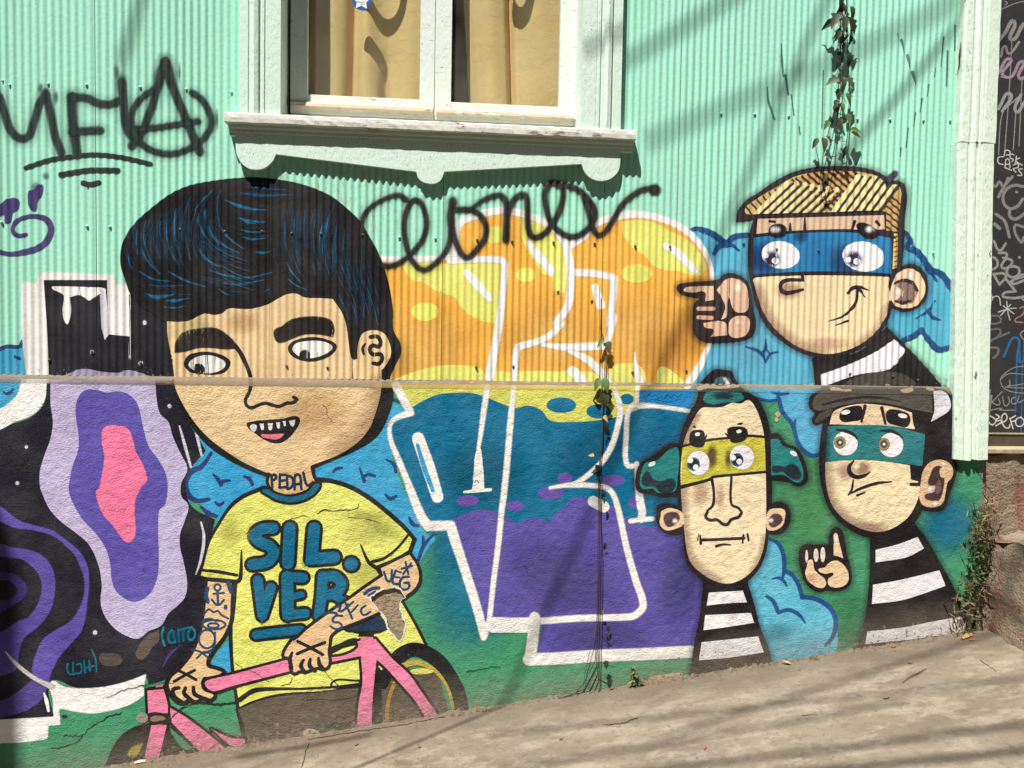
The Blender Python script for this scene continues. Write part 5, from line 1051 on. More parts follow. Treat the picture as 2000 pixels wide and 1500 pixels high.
for q, ww in (("N: 565 300 500 258 400 275 280 332 190 402 140 500 128 640", [11, 10, 8, 8, 9, 9, 9]), ("N: 300 930 400 950 520 905 640 800 730 680 765 540 742 400 690 312 630 312 572 400 547 550 560 700 600 850 680 960 750 985 830 940 920 850 980 740 1000 600 990 450 1022 305", 10), ("N: 1020 330 1010 450 1020 600 1060 740 1120 845 1172 862 1250 792 1332 680 1345 560 1290 455 1200 400 1060 395", 11),
              ("N: 1190 400 1300 312 1420 262 1500 262 1542 330 1548 500 1540 690", [6, 8, 10, 11, 12, 13, 14]), ("N: 1560 430 1600 322 1680 252 1735 262 O: 50 330 52 430 62 545 100 612 180 602 262 530 342 400 392 250 392 140 330 90 262 100 220 180 230 300 270 450 340 540 440 602 540 602 640 530 702 430 702 340 650 250 560 160 440 112 372 108", 11), ("O: 600 230 640 340 680 500 722 582 770 592 832 530 900 420 970 302 1080 202 1200 142 1310 150", 10)):
    TG.line(q, ww, K3, 5, 0.97); TG.last.line(q, 17, K3, 13, 0.25)
TG.blob("O: 1290 150", 75, 70, '1f1d1c', 1.0, 0, None, 0.5); TG.new().blob("N: 1020 320", 70, 75, K3, 0.85)
TG = Thing('graffiti_tag', 'thin grey brush strokes crossing the mint metal beside the hanging vine', 'graffiti tag').multi('stroke')
for q, ww in (("Y: 105 340 108 450 120 600", [2, 5, 2]), ("Y: 135 590 160 740", [6, 3]), ("Y: 180 740 205 900", [3, 2]), ("Y: 245 990 252 1052", [3, 2]), ("Y: -5 680 5 800 50 930", [2, 4, 4]), ("Y: 1012 262 1020 292", 2), ("Y: 1045 310 1065 410", [4, 2]), ("Y: 1092 430 1108 525", [5, 3]), ("Y: 1130 560 1155 655", [5, 3]), ("Y: 1375 290 1350 520", [4, 1.5]), ("Y: 1310 530 1300 600", [3, 2]), ("Y: 1258 660 1245 750", [4, 2]), ("Y: 1205 770 1188 875", [5, 2]), ("Y: 1155 880 1138 990", [4, 2]), ("Y: 1098 1000 1078 1150", [4, 3]), ("Y: 1042 1155 1038 1220", [4, 2]), ("Y: 1402 400 1395 670", 4), ("Y: 1460 200 1460 390", 4), ("Y: 432 550 420 1000", 1.6)):
    TG.line(q, ww, '4f7d6d', 1.5, 0.85)
# tags on the dark door
def dtag(label, lines, c):
    p_ = Thing('graffiti_tag', label, 'graffiti tag', 'tags on the dark door', 'door').multi('stroke')
    for q, ww in lines: p_.line(q, ww, c, 1.2)
dtag('grey dripping zigzag scrawl high on the dark door', [("Y: 1800 320 1850 260 1922 168 1900 310 2010 180 2080 230", 7), ("Y: 1820 440 1850 360 1880 420 1960 330", 5), ("Y: 1905 300 1890 600 1870 900 1848 1190", 2), ("Y: 1985 600 1960 1140", 2), ("Y: 1850 10 1870 25 1850 40", 2), ("Y: 1830 70 1950 20 2050 10", 1.6)], '9a9690')
dtag('pinkish grey zigzag scrawl on the dark door', [("Y: 1800 570 1890 460 1830 580 1900 600 1990 480 1960 610 2060 560", 6), ("Y: 1820 600 1880 610", 3)], 'a890a0')
dtag('pale grey M shaped scrawl with drips on the dark door', [("Y: 1800 850 1890 732 1830 870! 1975 740! 1935 872 2010 790", 6), ("Y: 1832 880 1815 960 1800 1210", 1.8), ("Y: 1935 880 1915 1170", 1.8)], 'a2a3a2')
dtag('thin white lettering in small capitals on the dark door', [("Y: 1845 1215 1855 1175 1885 1180 1890 1205 1860 1212", 2), ("Y: 1920 1210 1895 1205 1892 1235 1915 1245 1905 1265", 2), ("Y: 1940 1220 1930 1280", 2), ("Y: 1965 1235 1935 1255 1985 1290", 2), ("Y: 1840 1225 1800 1230 1800 1275 1835 1285", 2), ("Y: 1850 1310 1870 1240 1890 1310", 2), ("Y: 1858 1285 1885 1282", 2), ("Y: 1850 1310 1900 1330", 2), ("Y: 1915 1290 1955 1280 1950 1310 1915 1320 1935 1345", 2), ("Y: 1985 1320 1955 1325 1975 1350 1980 1370 1950 1370", 2)], 'd8d8d4')
dtag('large grey rounded lettering half way up the dark door', [("U: 790 145 850 40 905 -20", 6), ("U: 740 40 770 60 800 20 830 60 870 -10", 5), ("U: 990 60 920 50 850 90 828 170 870 235 940 225 990 160", 6), ("U: 885 245 882 300 930 325 1010 275", 6), ("U: 770 285 840 340 880 470", 6), ("U: 760 365 800 400", 7), ("U: 1000 390 922 380 975 515 1000 470", 5), ("U: 935 102 942 106", 5)], '8d8d8a')
dtag('pale grey angular lettering low on the dark door', [("U: 755 505 800 580 850 525", 5), ("U: 795 600 860 612 820 720 905 675 830 640", 5), ("U: 912 710 870 720 862 770 900 798 950 780 960 730 920 708", 5), ("U: 890 835 1005 780 900 840 1010 820", 5), ("U: 750 635 780 660 780 710 745 735", 5), ("U: 750 772 850 780 800 858! 750 772", 5), ("U: 850 810 930 912! 825 940 900 968 1010 955", 5), ("U: 960 635 964 638", 5)], '9b9b98')
dtag('thin white star and arrow doodle on the dark door', [("U: 858 995 868 1080 885 1145", 2), ("U: 790 1082 870 1055 935 1050", 2), ("U: 830 1030 870 1060 918 1095", 2), ("U: 890 1020 810 1108", 2), ("U: 730 930 745 975 728 990", 2), ("U: 735 965 790 955 808 1025", 2), ("U: 985 975 1005 990", 2)], 'c9c9c4')
dtag('grey chalky numbers on the dark door', [("U: 730 1110 800 1120 810 1160 740 1178 725 1165", 4), ("U: 730 1225 800 1220 805 1260 730 1320", 4), ("U: 730 1310 880 1248", 4), ("U: 735 1370 790 1380 780 1430 750 1455", 5)], '6f6f6d')
dtag('orange squiggle at the right edge of the dark door', [("U: 965 1050 1000 1040 990 1100 925 1150 990 1165", 2.2), ("U: 1000 1230 970 1260 1000 1310", 2.2)], 'b98c7c')
dtag('bright blue scrawl with long drips on the dark door', [("U: 832 1445 940 1290 965 1490 1005 1310", 4.5), ("V: 960 0 965 110", 4), ("V: 940 100 930 520", 3), ("V: 985 120 975 690", 2)], '2a6fa6')
dtag('thin grey head outline and script on the dark door', [("V: 1010 145 920 158 850 200 808 255 830 320 900 355 1010 368", 1.8), ("V: 815 250 870 210 1000 212", 1.8), ("V: 882 260 885 300! 862 310 1000 290", 1.8), ("V: 845 318 1000 325", 1.5), ("V: 725 455 820 355", 2), ("V: 730 400 740 440 800 460 790 410", 2), ("V: 825 395 845 470 880 440 870 395", 2), ("V: 930 400 900 410 905 455 935 445", 2), ("V: 960 390 950 440 1000 420", 2), ("V: 728 505 820 488 800 502 920 505", 2)], '94948f')
dtag('white rounded handwriting near the foot of the dark door', [("V: 700 545 740 560 770 590 740 625 712 600", 2.2), ("V: 772 540 800 560 770 590 820 590 770 632", 2.2), ("V: 805 610 850 590 862 560 840 530 815 580 840 640 875 650 885 620", 2.2), ("V: 885 570 910 655", 2.2), ("V: 885 575 930 550", 2.2), ("V: 892 600 930 590", 2.2), ("V: 975 560 935 580 940 630 985 630 1000 590 972 562", 2.2)], 'deded8')

# ---- cracks in the plaster
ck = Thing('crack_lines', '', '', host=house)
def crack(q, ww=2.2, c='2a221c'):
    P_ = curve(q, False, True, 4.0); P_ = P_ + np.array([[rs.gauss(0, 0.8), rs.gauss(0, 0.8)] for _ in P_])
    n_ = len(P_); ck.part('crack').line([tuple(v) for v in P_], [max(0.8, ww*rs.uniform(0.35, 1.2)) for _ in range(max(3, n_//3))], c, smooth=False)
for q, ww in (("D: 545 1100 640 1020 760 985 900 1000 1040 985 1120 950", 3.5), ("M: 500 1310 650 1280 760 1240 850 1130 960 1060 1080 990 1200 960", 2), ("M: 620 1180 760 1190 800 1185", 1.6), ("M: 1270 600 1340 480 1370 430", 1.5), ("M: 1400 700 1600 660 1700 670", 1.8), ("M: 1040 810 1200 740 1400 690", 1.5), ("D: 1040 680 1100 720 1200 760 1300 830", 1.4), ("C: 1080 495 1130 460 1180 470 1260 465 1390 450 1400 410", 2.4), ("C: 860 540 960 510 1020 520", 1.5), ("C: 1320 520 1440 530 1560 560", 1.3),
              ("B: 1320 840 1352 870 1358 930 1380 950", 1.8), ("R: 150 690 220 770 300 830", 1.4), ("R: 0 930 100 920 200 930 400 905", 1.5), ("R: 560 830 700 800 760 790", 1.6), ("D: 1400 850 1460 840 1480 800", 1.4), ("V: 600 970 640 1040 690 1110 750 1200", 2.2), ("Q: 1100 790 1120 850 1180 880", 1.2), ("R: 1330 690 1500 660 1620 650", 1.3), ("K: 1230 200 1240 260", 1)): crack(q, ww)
rim = Thing('rim', '', '', host=house).multi('plaster_chip')
hp = HOLE + (HOLE-HOLE.mean(0))/np.hypot(*(HOLE-HOLE.mean(0)).T)[:, None]*1.2
rim.line([tuple(v) for v in hp[::1]], [2.0, 5, 1.5, 3.5, 5, 2, 4.5, 5.5, 2, 4, 1.5], 'e9e4d8', smooth=False, closed=True)
rim.fill("M: 1338 992 1380 952 1432 972 1442 1030 1392 1058 1350 1042", '9a9384', 1)
for q in ("F: 1470 540 1495 520 1518 545 1495 572", "F: 1462 590 1485 575 1498 600 1480 618", "D: 1560 1230 1590 1200 1620 1190 1700 1225 1640 1250", "S: 1130 750 1250 720 1400 700 1430 720 1200 775", "H: 400 95 480 85 520 105 600 100 610 118 480 112", "H: 1090 110 1200 88 1210 118 1120 132", "H: 1340 85 1410 92 1420 110 1350 105", "F: 700 285 800 250 930 270 1090 255 1120 275 960 292 800 290 720 310"):
    rim.fill(q, 'c9b592', 1)
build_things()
# ================================================================ window
def wx(px, y, py=120): return W(px, py, y)[0]
SZ = SILL_TOP; TOPZ = 3.55
win = bpy.data.objects.new('window', None); COL.objects.link(win); win.parent = house; win.location = Vector((0.0, 0.0, SZ)) - house.location
cy = -0.040
for side, (pa, pb_) in enumerate(((468, 548), (1215, 1137))):
    a, b = wx(pa, cy), wx(pb_, cy); s_ = 1 if b > a else -1; L = abs(b-a)
    prof = [(0, 0.01), (0, cy), (0.20, cy), (0.22, cy+0.006), (0.25, cy+0.006), (0.27, cy-0.006), (0.36, cy-0.011), (0.45, cy-0.006), (0.47, cy+0.005), (0.53, cy+0.005), (0.55, cy-0.003), (0.60, cy-0.003), (0.62, cy+0.003), (0.65, cy), (1.0, cy), (1.0, 0.02)]
    MB().bar_z([(a+s_*L*q, y) for q, y in prof], SZ-0.002, TOPZ).build('casing', 'casing', win)
    MB().bar_z([(b-s_*0.006, 0.02), (b-s_*0.004, cy+0.012), (b-s_*0.0005, cy+0.012), (b+s_*0.0005, 0.140), (b-s_*0.02, 0.140)], SZ-0.03, TOPZ).build('jamb', 'casing', win)
sl_, sr_ = wx(438, -0.056, 230), wx(1243, -0.056, 260)
z1 = SZ; z0 = W(1000, 262.5, -0.056)[1]
sm = MB(); N = 60
for i in range(N+1):                           # worn, slightly ragged nosing
    x = sl_+(sr_-sl_)*i/N; j = random.uniform
    q = [(0.10, z1+0.006), (-0.05, z1+j(-.001, .0006)), (-0.056, z1-0.004+j(-.001, .001)), (-0.057+j(-.0008, .0008), (z0+z1)/2), (-0.056+j(-.0006, .001), z0+0.003+j(-.001, .001)), (-0.052, z0+j(-.0005, .001)), (0.10, z0)]
    sm.v += [(x, y, z) for y, z in q]
    if i: b = (i-1)*7; sm.f += [(b+k, b+7+k, b+7+(k+1) % 7, b+(k+1) % 7) for k in range(7)]
sm.f += [tuple(range(7)), tuple(N*7+k for k in range(6, -1, -1))]
sm.build('sill', 'sill', win)
ml, mr = wx(447, -0.036, 250), wx(1238, -0.036, 280); mz = z0-0.040
MB().bar_x([(0.004, z0-0.0005), (-0.033, z0-0.0005), (-0.033, z0-0.010), (-0.030, z0-0.016), (-0.030, z0-0.026), (-0.028, z0-0.032), (-0.028, mz), (0.004, mz)], ml, mr).build('cove_moulding', 'casing', win)
ap = "Z: 460 246! 460 283! 462 300 470 316 484 328 500 331 516 328 531 316 539 301! 813 335! 816 346 824 354 836 358 850 358 861 351 868 335! 1136 320! 1142 336 1155 348 1172 353 1190 350 1205 338 1211 322 1212 274!"
app = [W(a, b, -0.026) for a, b in curve(ap, True, True, 4.0)]
MB().prism(app, -0.026, -0.0045).build('apron', 'casing', win)
# sashes
SY, GY = 0.098, 0.119
def sash(name, l, r_, lw, rw, by0, by1):
    o = bpy.data.objects.new('sash_anchor', None)
    zb = W((l+r_)/2, by1, SY)[1]; zt = W((l+r_)/2, by0, SY)[1]
    xl, xr = wx(l, SY, 150), wx(r_, SY, 150); xl2, xr2 = wx(l+lw, SY, 150), wx(r_-rw, SY, 150)
    bo = 0.0015
    MB().box(xl, xl2, SY, SY+0.04, zb, TOPZ).build('sash_stile', 'sash', win, False, bo); MB().box(xr2, xr, SY, SY+0.04, zb, TOPZ).build('sash_stile', 'sash', win, False, bo)
    MB().box(xl2+0.0003, xr2-0.0003, SY+0.001, SY+0.039, zb, zt).build('sash_rail', 'sash', win, False, bo)
    h = zt-zb
    MB().bar_x([(SY+0.0005, zb+h*0.60), (SY-0.012, zb+h*0.56), (SY-0.022, zb+h*0.46), (SY-0.023, zb+h*0.30), (SY-0.016, zb+h*0.21), (SY+0.0005, zb+h*0.20)], xl+0.006, xr-0.004).build('weather_bar', 'weather', win)
    MB().box(xl2-0.004, xr2+0.004, GY, GY+0.004, zt-0.01, TOPZ).build('pane', 'glass', win)
    return xl2, xr2, zt
A1 = sash('left', 567, 848.5, 33, 28.5, 189, 226); A2 = sash('right', 849.5, 1129, 32, 36, 204, 239)
MB().box(wx(566, 0.12), wx(1130, 0.12), 0.140, 0.165, SZ-0.03, SZ+0.012).build('sill_stop', 'casing', win)
MB().box(OPEN_L-0.05, OPEN_R+0.05, -0.04, 0.165, TOPZ, TOPZ+0.12).build('window_head', 'casing', win)
# curtains
def curtain(x0, x1, zlow, fn, label):
    nx, nz = 70, 40; v, f = [], []
    for j in range(nz+1):
        z = zlow-0.05+(3.5-zlow+0.05)*j/nz
        for i in range(nx+1):
            u = i/nx; v.append(fn(u, z, x0, x1))
    f = [(j*(nx+1)+i, j*(nx+1)+i+1, (j+1)*(nx+1)+i+1, (j+1)*(nx+1)+i) for j in range(nz) for i in range(nx)]
    o = link('curtain', mesh('curtain', v, f), 'curtain', None, True)
    return tag(o, label, 'curtain', 'curtains behind the window panes')
def g(u, c, w_): return math.exp(-((u-c)/w_)**2)
CY = 0.206
curtain(wx(604, CY), wx(850, CY), A1[2], lambda u, z, a, b: (a+(b-a)*u, CY+0.045*g(u, 0.34+0.05*(z-2.4), 0.05)+0.040*g(u, 0.60, 0.04)*min(1, max(0, (2.62-z)/0.2))-0.022*g(u, 0.46, 0.08)-0.018*g(u, 0.2, 0.09)-0.012*g(u, 0.8, 0.1)+0.006*math.sin(9*u+5*z), z), 'mustard curtain with three soft folds behind the left window pane')
curtain(0, 0, A2[2], lambda u, z, a, b: ((lambda l: l+(wx(1125, CY)-l)*u)(wx(908+(2.74-z)*32, CY)), CY+0.045*g(u, 0.40, 0.03)-0.026*g(u, 0.22, 0.12)-0.014*g(u, 0.62, 0.2)+0.005*math.sin(7*u+4*z)+(0.03*(1-u*12) if u < 0.083 else 0), z), 'mustard curtain leaving a dark gap behind the right window pane')
# a scalloped trim per curtain, added unseen above the frame to shade it
def trim(px_poly, name, label):
    P_ = curve(px_poly, True, True, 4.0); dz = SUN.z/-SUN.y; dx = SUN.x/-SUN.y; dep = 0.085
    pts = [(x+dx*dep, z+dz*dep) for x, z in [W(a, b, CY-0.012) for a, b in P_]]
    o = MB().prism(pts, CY-0.012-dep, CY-0.009-dep).build(name, 'curtain'); return tag(o, label, 'curtain trim')
trim("Z: 702 0 712 28 728 47 745 57 760 52 778 34 790 10 798 -40! 780 -40! 778 -8 768 12 752 22 738 20 722 8 705 -18!", 'curtain_occluder', 'scalloped trim added out of view to shade the left curtain')
trim("Z: 992 -20! 996 10 1002 32 1012 46 1020 48 1032 40 1040 20 1048 -10 1052 -40! 1036 -40! 1028 0 1018 9 1008 -2 1000 -30!", 'curtain_occluder', 'scalloped trim added out of view to shade the right curtain')
# round sticker on the left pane
sx, sz = W(706, 2, GY); r = 18/495.0
st_ = empty('window_sticker', (sx, GY-0.002, sz-r), 'round blue census sticker with a white star on the left window pane', 'sticker')
MB().prism([(sx+r*math.cos(a), sz+r*math.sin(a)) for a in np.arange(32)/32*2*math.pi], GY-0.0018, GY-0.0006).build('disc', 'blue', st_)
star = [(sx+(r*1.0 if k % 2 == 0 else r*0.52)*math.sin(math.pi*k/5), sz+(r*1.0 if k % 2 == 0 else r*0.52)*math.cos(math.pi*k/5)) for k in range(10)]
MB().prism(star, GY-0.0026, GY-0.0019).build('star', 'sticker_white', st_)
def text_mesh(body, size, loc, mat, parent, name):
    c = bpy.data.curves.new(name, 'FONT'); c.body = body; c.size = size; c.align_x = 'CENTER'; o = bpy.data.objects.new('tmp_text', c); COL.objects.link(o)
    o.rotation_euler = (math.pi/2, 0, 0); o.location = loc; bpy.context.view_layer.update()
    me = bpy.data.meshes.new_from_object(o); me.transform(o.matrix_world); bpy.data.objects.remove(o)
    me.name = name; return link(name, me, mat, parent)
text_mesh('CENSO', 0.0095, (sx-0.003, GY-0.0029, sz-0.009), 'blue', st_, 'print')
text_mesh('2017', 0.0080, (sx+0.005, GY-0.0029, sz-0.0165), 'sticker_red', st_, 'print')

# ================================================================ corner boards
KY = -0.045
def corner(py0, py1, lx0, lx1, rx0, rx1, zoff=0.0):
    zt, zb = (3.9 if py0 < 0 else W(1910, py0, KY)[1]), W(1910, py1, KY)[1]
    def xs_at(z):
        t = (z-W(1910, 0, KY)[1])
        return t
    pt = max(py0, 0); xa, xb = W(lx0, pt, KY)[0], W(lx1, py1, KY)[0]; wa, wb = W(rx0, pt, KY)[0]-xa, W(rx1, py1, KY)[0]-xb; zr = W(1910, pt, KY)[1]
    prof = [(0, 0.02), (0, KY+0.012), (0.05, KY+0.002), (0.22, KY), (0.27, KY+0.004), (0.30, KY+0.005), (0.33, KY-0.001), (0.38, KY-0.005), (0.44, KY-0.005), (0.48, KY), (0.51, KY+0.006), (0.54, KY+0.006), (0.57, KY-0.002), (0.61, KY-0.002), (0.63, KY+0.003), (0.66, KY), (0.97, KY+0.0005), (1.0, KY+0.006), (1.0, 0.16)]
    n, m = 40, len(prof); mb = MB()
    for i in range(n+1):
        z = zb+(zt-zb)*i/n; t_ = min(1.0, (z-zb)/(zr-zb)); xl = xb+(xa-xb)*t_; L = wb+(wa-wb)*t_
        for k, (q, y) in enumerate(prof): mb.v.append((xl+L*q+(random.uniform(-.0012, .0012) if k in (1, 2, 16, 17) else 0), y+random.uniform(-.0005, .0005), z+(random.uniform(-.004, .003) if i == 0 else 0)))
        if i: b = (i-1)*m; mb.f += [(b+k, b+k+1, b+m+k+1, b+m+k) for k in range(m-1)]
    mb.f.append(tuple(range(m))); mb.f.append(tuple(n*m+k for k in range(m-1, -1, -1)))
    mb.build('corner_board', 'corner', house)
corner(-10, 277.2, 1888, 1876, 1958, 1947); corner(279.5, 898, 1873, 1866, 1944, 1931, 0.007)

# ================================================================ door, its base and the stoop on the right
DX0 = W(1945, 500, DOOR_Y)[0]-0.06
dr = empty('dark_door', (DX0+0.5, DOOR_Y, W(1960, 848, DOOR_Y)[1]), 'dark painted door covered in scrawled tags, beyond the corner board', 'door')
zk = W(1960, 847, DOOR_Y)[1]; zk2 = W(1960, 872, DOOR_Y-0.01)[1]; zt2 = W(1960, 887, 0.0)[1]
MB().box(DX0, 3.6, DOOR_Y, DOOR_Y+0.05, zk, 3.9).build('door_panel', 'door', dr)
MB().box(DX0, 3.6, DOOR_Y-0.012, DOOR_Y+0.04, zk2, zk-0.002).build('kick_board', 'kick', dr, False, 0.002)
MB().box(DX0, 3.6, DOOR_Y-0.016, DOOR_Y-0.002, zk-0.001, zk+0.004).build('metal_strip', 'bare_wood', dr)
MB().box(DX0-0.02, 3.6, -0.012, 0.12, zt2+0.004, zk2+0.001).build('threshold', 'bare_wood', dr, False, 0.002)
def rough_block(name, x0, x1, y0, y1, z0f, z1, mat, seed, amp=0.012, flare=0.0):
    """block with broken faces: left side, front and top as noisy grids; z0f(x) = foot"""
    rr = random.Random(seed); mb = MB(); nu, nv = 36, 24
    from mathutils import noise
    def P(p, nrm):
        d = noise.noise(Vector(p)*9)*amp+noise.noise(Vector(p)*28)*amp*0.45
        return tuple(Vector(p)+Vector(nrm)*d)
    def grid(fn, nrm):
        b = len(mb.v)
        for j in range(nv+1):
            for i in range(nu+1): mb.v.append(P(fn(i/nu, j/nv), nrm))
        for j in range(nv):
            for i in range(nu): mb.f.append((b+j*(nu+1)+i, b+j*(nu+1)+i+1, b+(j+1)*(nu+1)+i+1, b+(j+1)*(nu+1)+i))
    fl = lambda v, y: flare*max(0, 1-v*2.6)**1.5*(0.35+0.65*min(1, max(0, -y/0.5)))
    grid(lambda u, v: (x0-fl(v, y1+(y0-y1)*u), y1+(y0-y1)*u, z0f+(z1-z0f)*v), (-1, 0, 0.3))
    grid(lambda u, v: (x0+(x1-x0)*u, y0, z0f+(z1-z0f)*v), (0, -1, 0.3))
    grid(lambda u, v: (x0+(x1-x0)*u, y1+(y0-y1)*v, z1), (-0.3, -0.3, 1))
    return mb.build(name, mat, None, True)
bx = W(1926, 960, 0.0)[0]
base = rough_block('door_base', bx-0.02, 3.6, 0.004, 0.6, -0.6, zt2, 'stoop', 4, 0.018)
tag(base, 'rough concrete base with red paint patches under the dark door', 'wall base')
q = W(1951, 1047, -0.05); stp_x = q[0]-0.01
stoop = rough_block('concrete_step', stp_x, 3.6, -1.1, 0.02, -0.35, q[1], 'stoop', 9, 0.034, 0.16)
tag(stoop, 'rough concrete step with flaking red paint at the right edge', 'step')

# ================================================================ out of frame: cables and a pole that shade the wall
def cable(p1, p2, d1, d2, r, e1=0.35, e2=0.35, ground=False, label=''):
    A_ = (GP(*p1) if ground else Vector((lambda q: (q[0], 0.0, q[1]))(W(*p1)))) + SUN*d1
    B_ = (GP(*p2) if ground else Vector((lambda q: (q[0], 0.0, q[1]))(W(*p2)))) + SUN*d2
    D_ = B_-A_; a, b = A_-D_*e1, B_+D_*e2
    o = MB().tube([a+(b-a)*k/12-Vector((0, 0, 0.02*math.sin(math.pi*k/12))) for k in range(13)], r, 8).build('overhead_cable', 'cable', None, True)
    return tag(o, label, 'cable', 'overhead cables above the street')
cable((1612, 0), (1420, 428), 4.0, 4.0, 0.0068, 0.3, 3.6, label='overhead cable whose shadow runs steeply from the vine down to the pavement')
cable((1882, 28), (1690, 250), 3.0, 3.0, 0.0062, 0.3, 0.3, label='overhead cable whose thin shadow ends at the blond head')
cable((1850, 5), (1400, 215), 4.6, 4.6, 0.0076, 0.3, 0.30, label='overhead cable whose broad shadow crosses behind the hanging vine')
cable((1400, 10), (1190, 132), 4.0, 4.0, 0.0074, 0.5, 0.2, label='overhead cable whose shadow crosses the right window casing')
cable((272, 0), (238, 118), 4.4, 4.4, 0.009, 0.6, 0.1, label='overhead cable whose short faint shadow falls left of the window')
for p1, p2, r, d, lb in (((1400, 1488), (1800, 1438), 0.015, 7.0, 'lowest'), ((1500, 1374), (1780, 1286), 0.010, 7.0, 'steepest'), ((1300, 1398), (1880, 1335), 0.010, 7.0, 'nearest the wall'), ((1180, 1470), (1500, 1415), 0.010, 7.5, 'middle'), ((560, 1462), (720, 1435), 0.010, 5.0, 'left hand'), ((1660, 1498), (2000, 1462), 0.019, 7.0, 'outermost')):
    cable(p1, p2, d, d, r, 0.6, 0.9 if lb != 'left hand' else 0.05, True, 'overhead cable casting the %s of the shadow bands on the pavement' % lb)
ex_, _ = W(42, 1380, -PROUD)
py_ = -2.3; pxx = ex_-0.15+SUN.x/-SUN.y*2.3*1.0
pole = MB().tube([(pxx, py_, -0.5), (pxx, py_, 3), (pxx, py_, 6.15)], [0.16, 0.15, 0.13], 14).build('utility_pole', 'pole', None, True)
tag(pole, 'weathered wooden utility pole standing off to the left of the mural', 'utility pole')

# unseen house added across the street, tall and long to cut sky light
oh = empty('sky_blocking_house', (0.5, -6.2, -1.0), 'muted ochre three storey house added across the street, behind the viewer, to block sky light', 'house')
M['ochre'] = rough_mat('muted ochre render', (0.20, 0.14, 0.085), (0.26, 0.19, 0.12), 3, 0.3, 0.004); M['tin'] = rough_mat('dull tin roof', (0.16, 0.15, 0.14), (0.22, 0.21, 0.20), 5)
MB().box(-15, 16, -13, -6.2, -3.0, 8.8).build('wall', 'ochre', oh); MB().box(-15.3, 16.3, -13.2, -6.0, 8.8, 9.05).build('roof', 'tin', oh)
for wx0 in (-11.8, -8.6, -5.4, -2.2, 1.0, 4.2, 7.4, 10.6):
    for wz in (0.9, 3.7, 6.3):
        fr = MB().box(wx0, wx0+1.1, -6.2, -6.13, wz, wz+1.7).build('window', 'sill', oh); MB().box(wx0+0.08, wx0+1.02, -6.14, -6.12, wz+0.08, wz+1.62).build('pane', 'dark', fr)
# ================================================================ plants and litter
def leaf_mesh(name, L, w_, fold=0.25, droop=0.3, lobes=False):
    prof = [(0, 0.04), (0.12, 0.62), (0.3, 1.0), (0.55, 0.85), (0.8, 0.42), (1.0, 0.02)] if not lobes else [(0, 0.05), (0.08, 0.7), (0.22, 1.0), (0.36, 0.55), (0.5, 0.75), (0.68, 0.4), (1.0, 0.02)]
    v, f = [], []
    for t, q in prof:
        z = -droop*L*t*t
        v += [(t*L, -q*w_/2, z+fold*q*w_/2), (t*L, 0, z), (t*L, q*w_/2, z+fold*q*w_/2)]
    for i in range(len(prof)-1):
        a = i*3; f += [(a, a+3, a+4, a+1), (a+1, a+4, a+5, a+2)]
    me = mesh(name, v, f); me.polygons.foreach_set('use_smooth', [True]*len(f)); return me
LM = {}
for m_ in ('leaf_olive', 'leaf_green', 'leaf_dark', 'leaf_yellow', 'leaf_brown', 'moss'):
    LM[m_] = [leaf_mesh('leaf', 0.05, 0.026, 0.5, 0.35), leaf_mesh('leaf', 0.05, 0.034, 0.35, 0.15, True), leaf_mesh('leaf', 0.05, 0.020, 0.8, 0.55)]
    for me in LM[m_]: me.materials.append(M[m_])
rl = random.Random(21)
def leaf(parent, loc, size, mat, direc=None, name='leaf'):
    me = rl.choice(LM[mat]); o = bpy.data.objects.new(name, me); COL.objects.link(o); o.parent = parent
    d = Vector(direc) if direc else Vector((rl.uniform(-.6, .6), rl.uniform(-.5, .15), -1))
    o.rotation_mode = 'QUATERNION'; up = Vector((rl.uniform(-.5, .5), -1, rl.uniform(0.1, .8)))
    X = d.normalized(); Y = up.cross(X).normalized(); Z = X.cross(Y)
    o.rotation_quaternion = Matrix((X, Y, Z)).transposed().to_quaternion(); o.scale = (size, size, size)
    o.location = Vector(loc)-(absloc(parent) if parent else Vector()); return o
def wp(px, py, y): x, z = W(px, py, y); return Vector((x, y, z))
iv = empty('hanging_vine', wp(1610, 330, -0.03), 'wilted green vine hanging down the mint metal to the blond hair', 'vine')
for pts in ([(1640, -120), (1641, 0), (1643, 60), (1640, 130), (1636, 190), (1622, 250), (1608, 300), (1603, 335)], [(1646, -120), (1644, 0), (1646, 70), (1648, 150), (1634, 240), (1628, 290), (1617, 345)], [(1652, -120), (1655, 20), (1656, 90), (1660, 150), (1660, 200), (1655, 260), (1648, 300)], [(1592, 285), (1598, 310), (1606, 350), (1612, 385)], [(1620, 305), (1632, 306), (1640, 298), (1648, 310)]):
    MB().tube([wp(a+rl.uniform(-2, 2), b, -0.022-0.012*rl.random()) for a, b in pts], 0.0016, 5).build('stem', 'stem', iv, True)
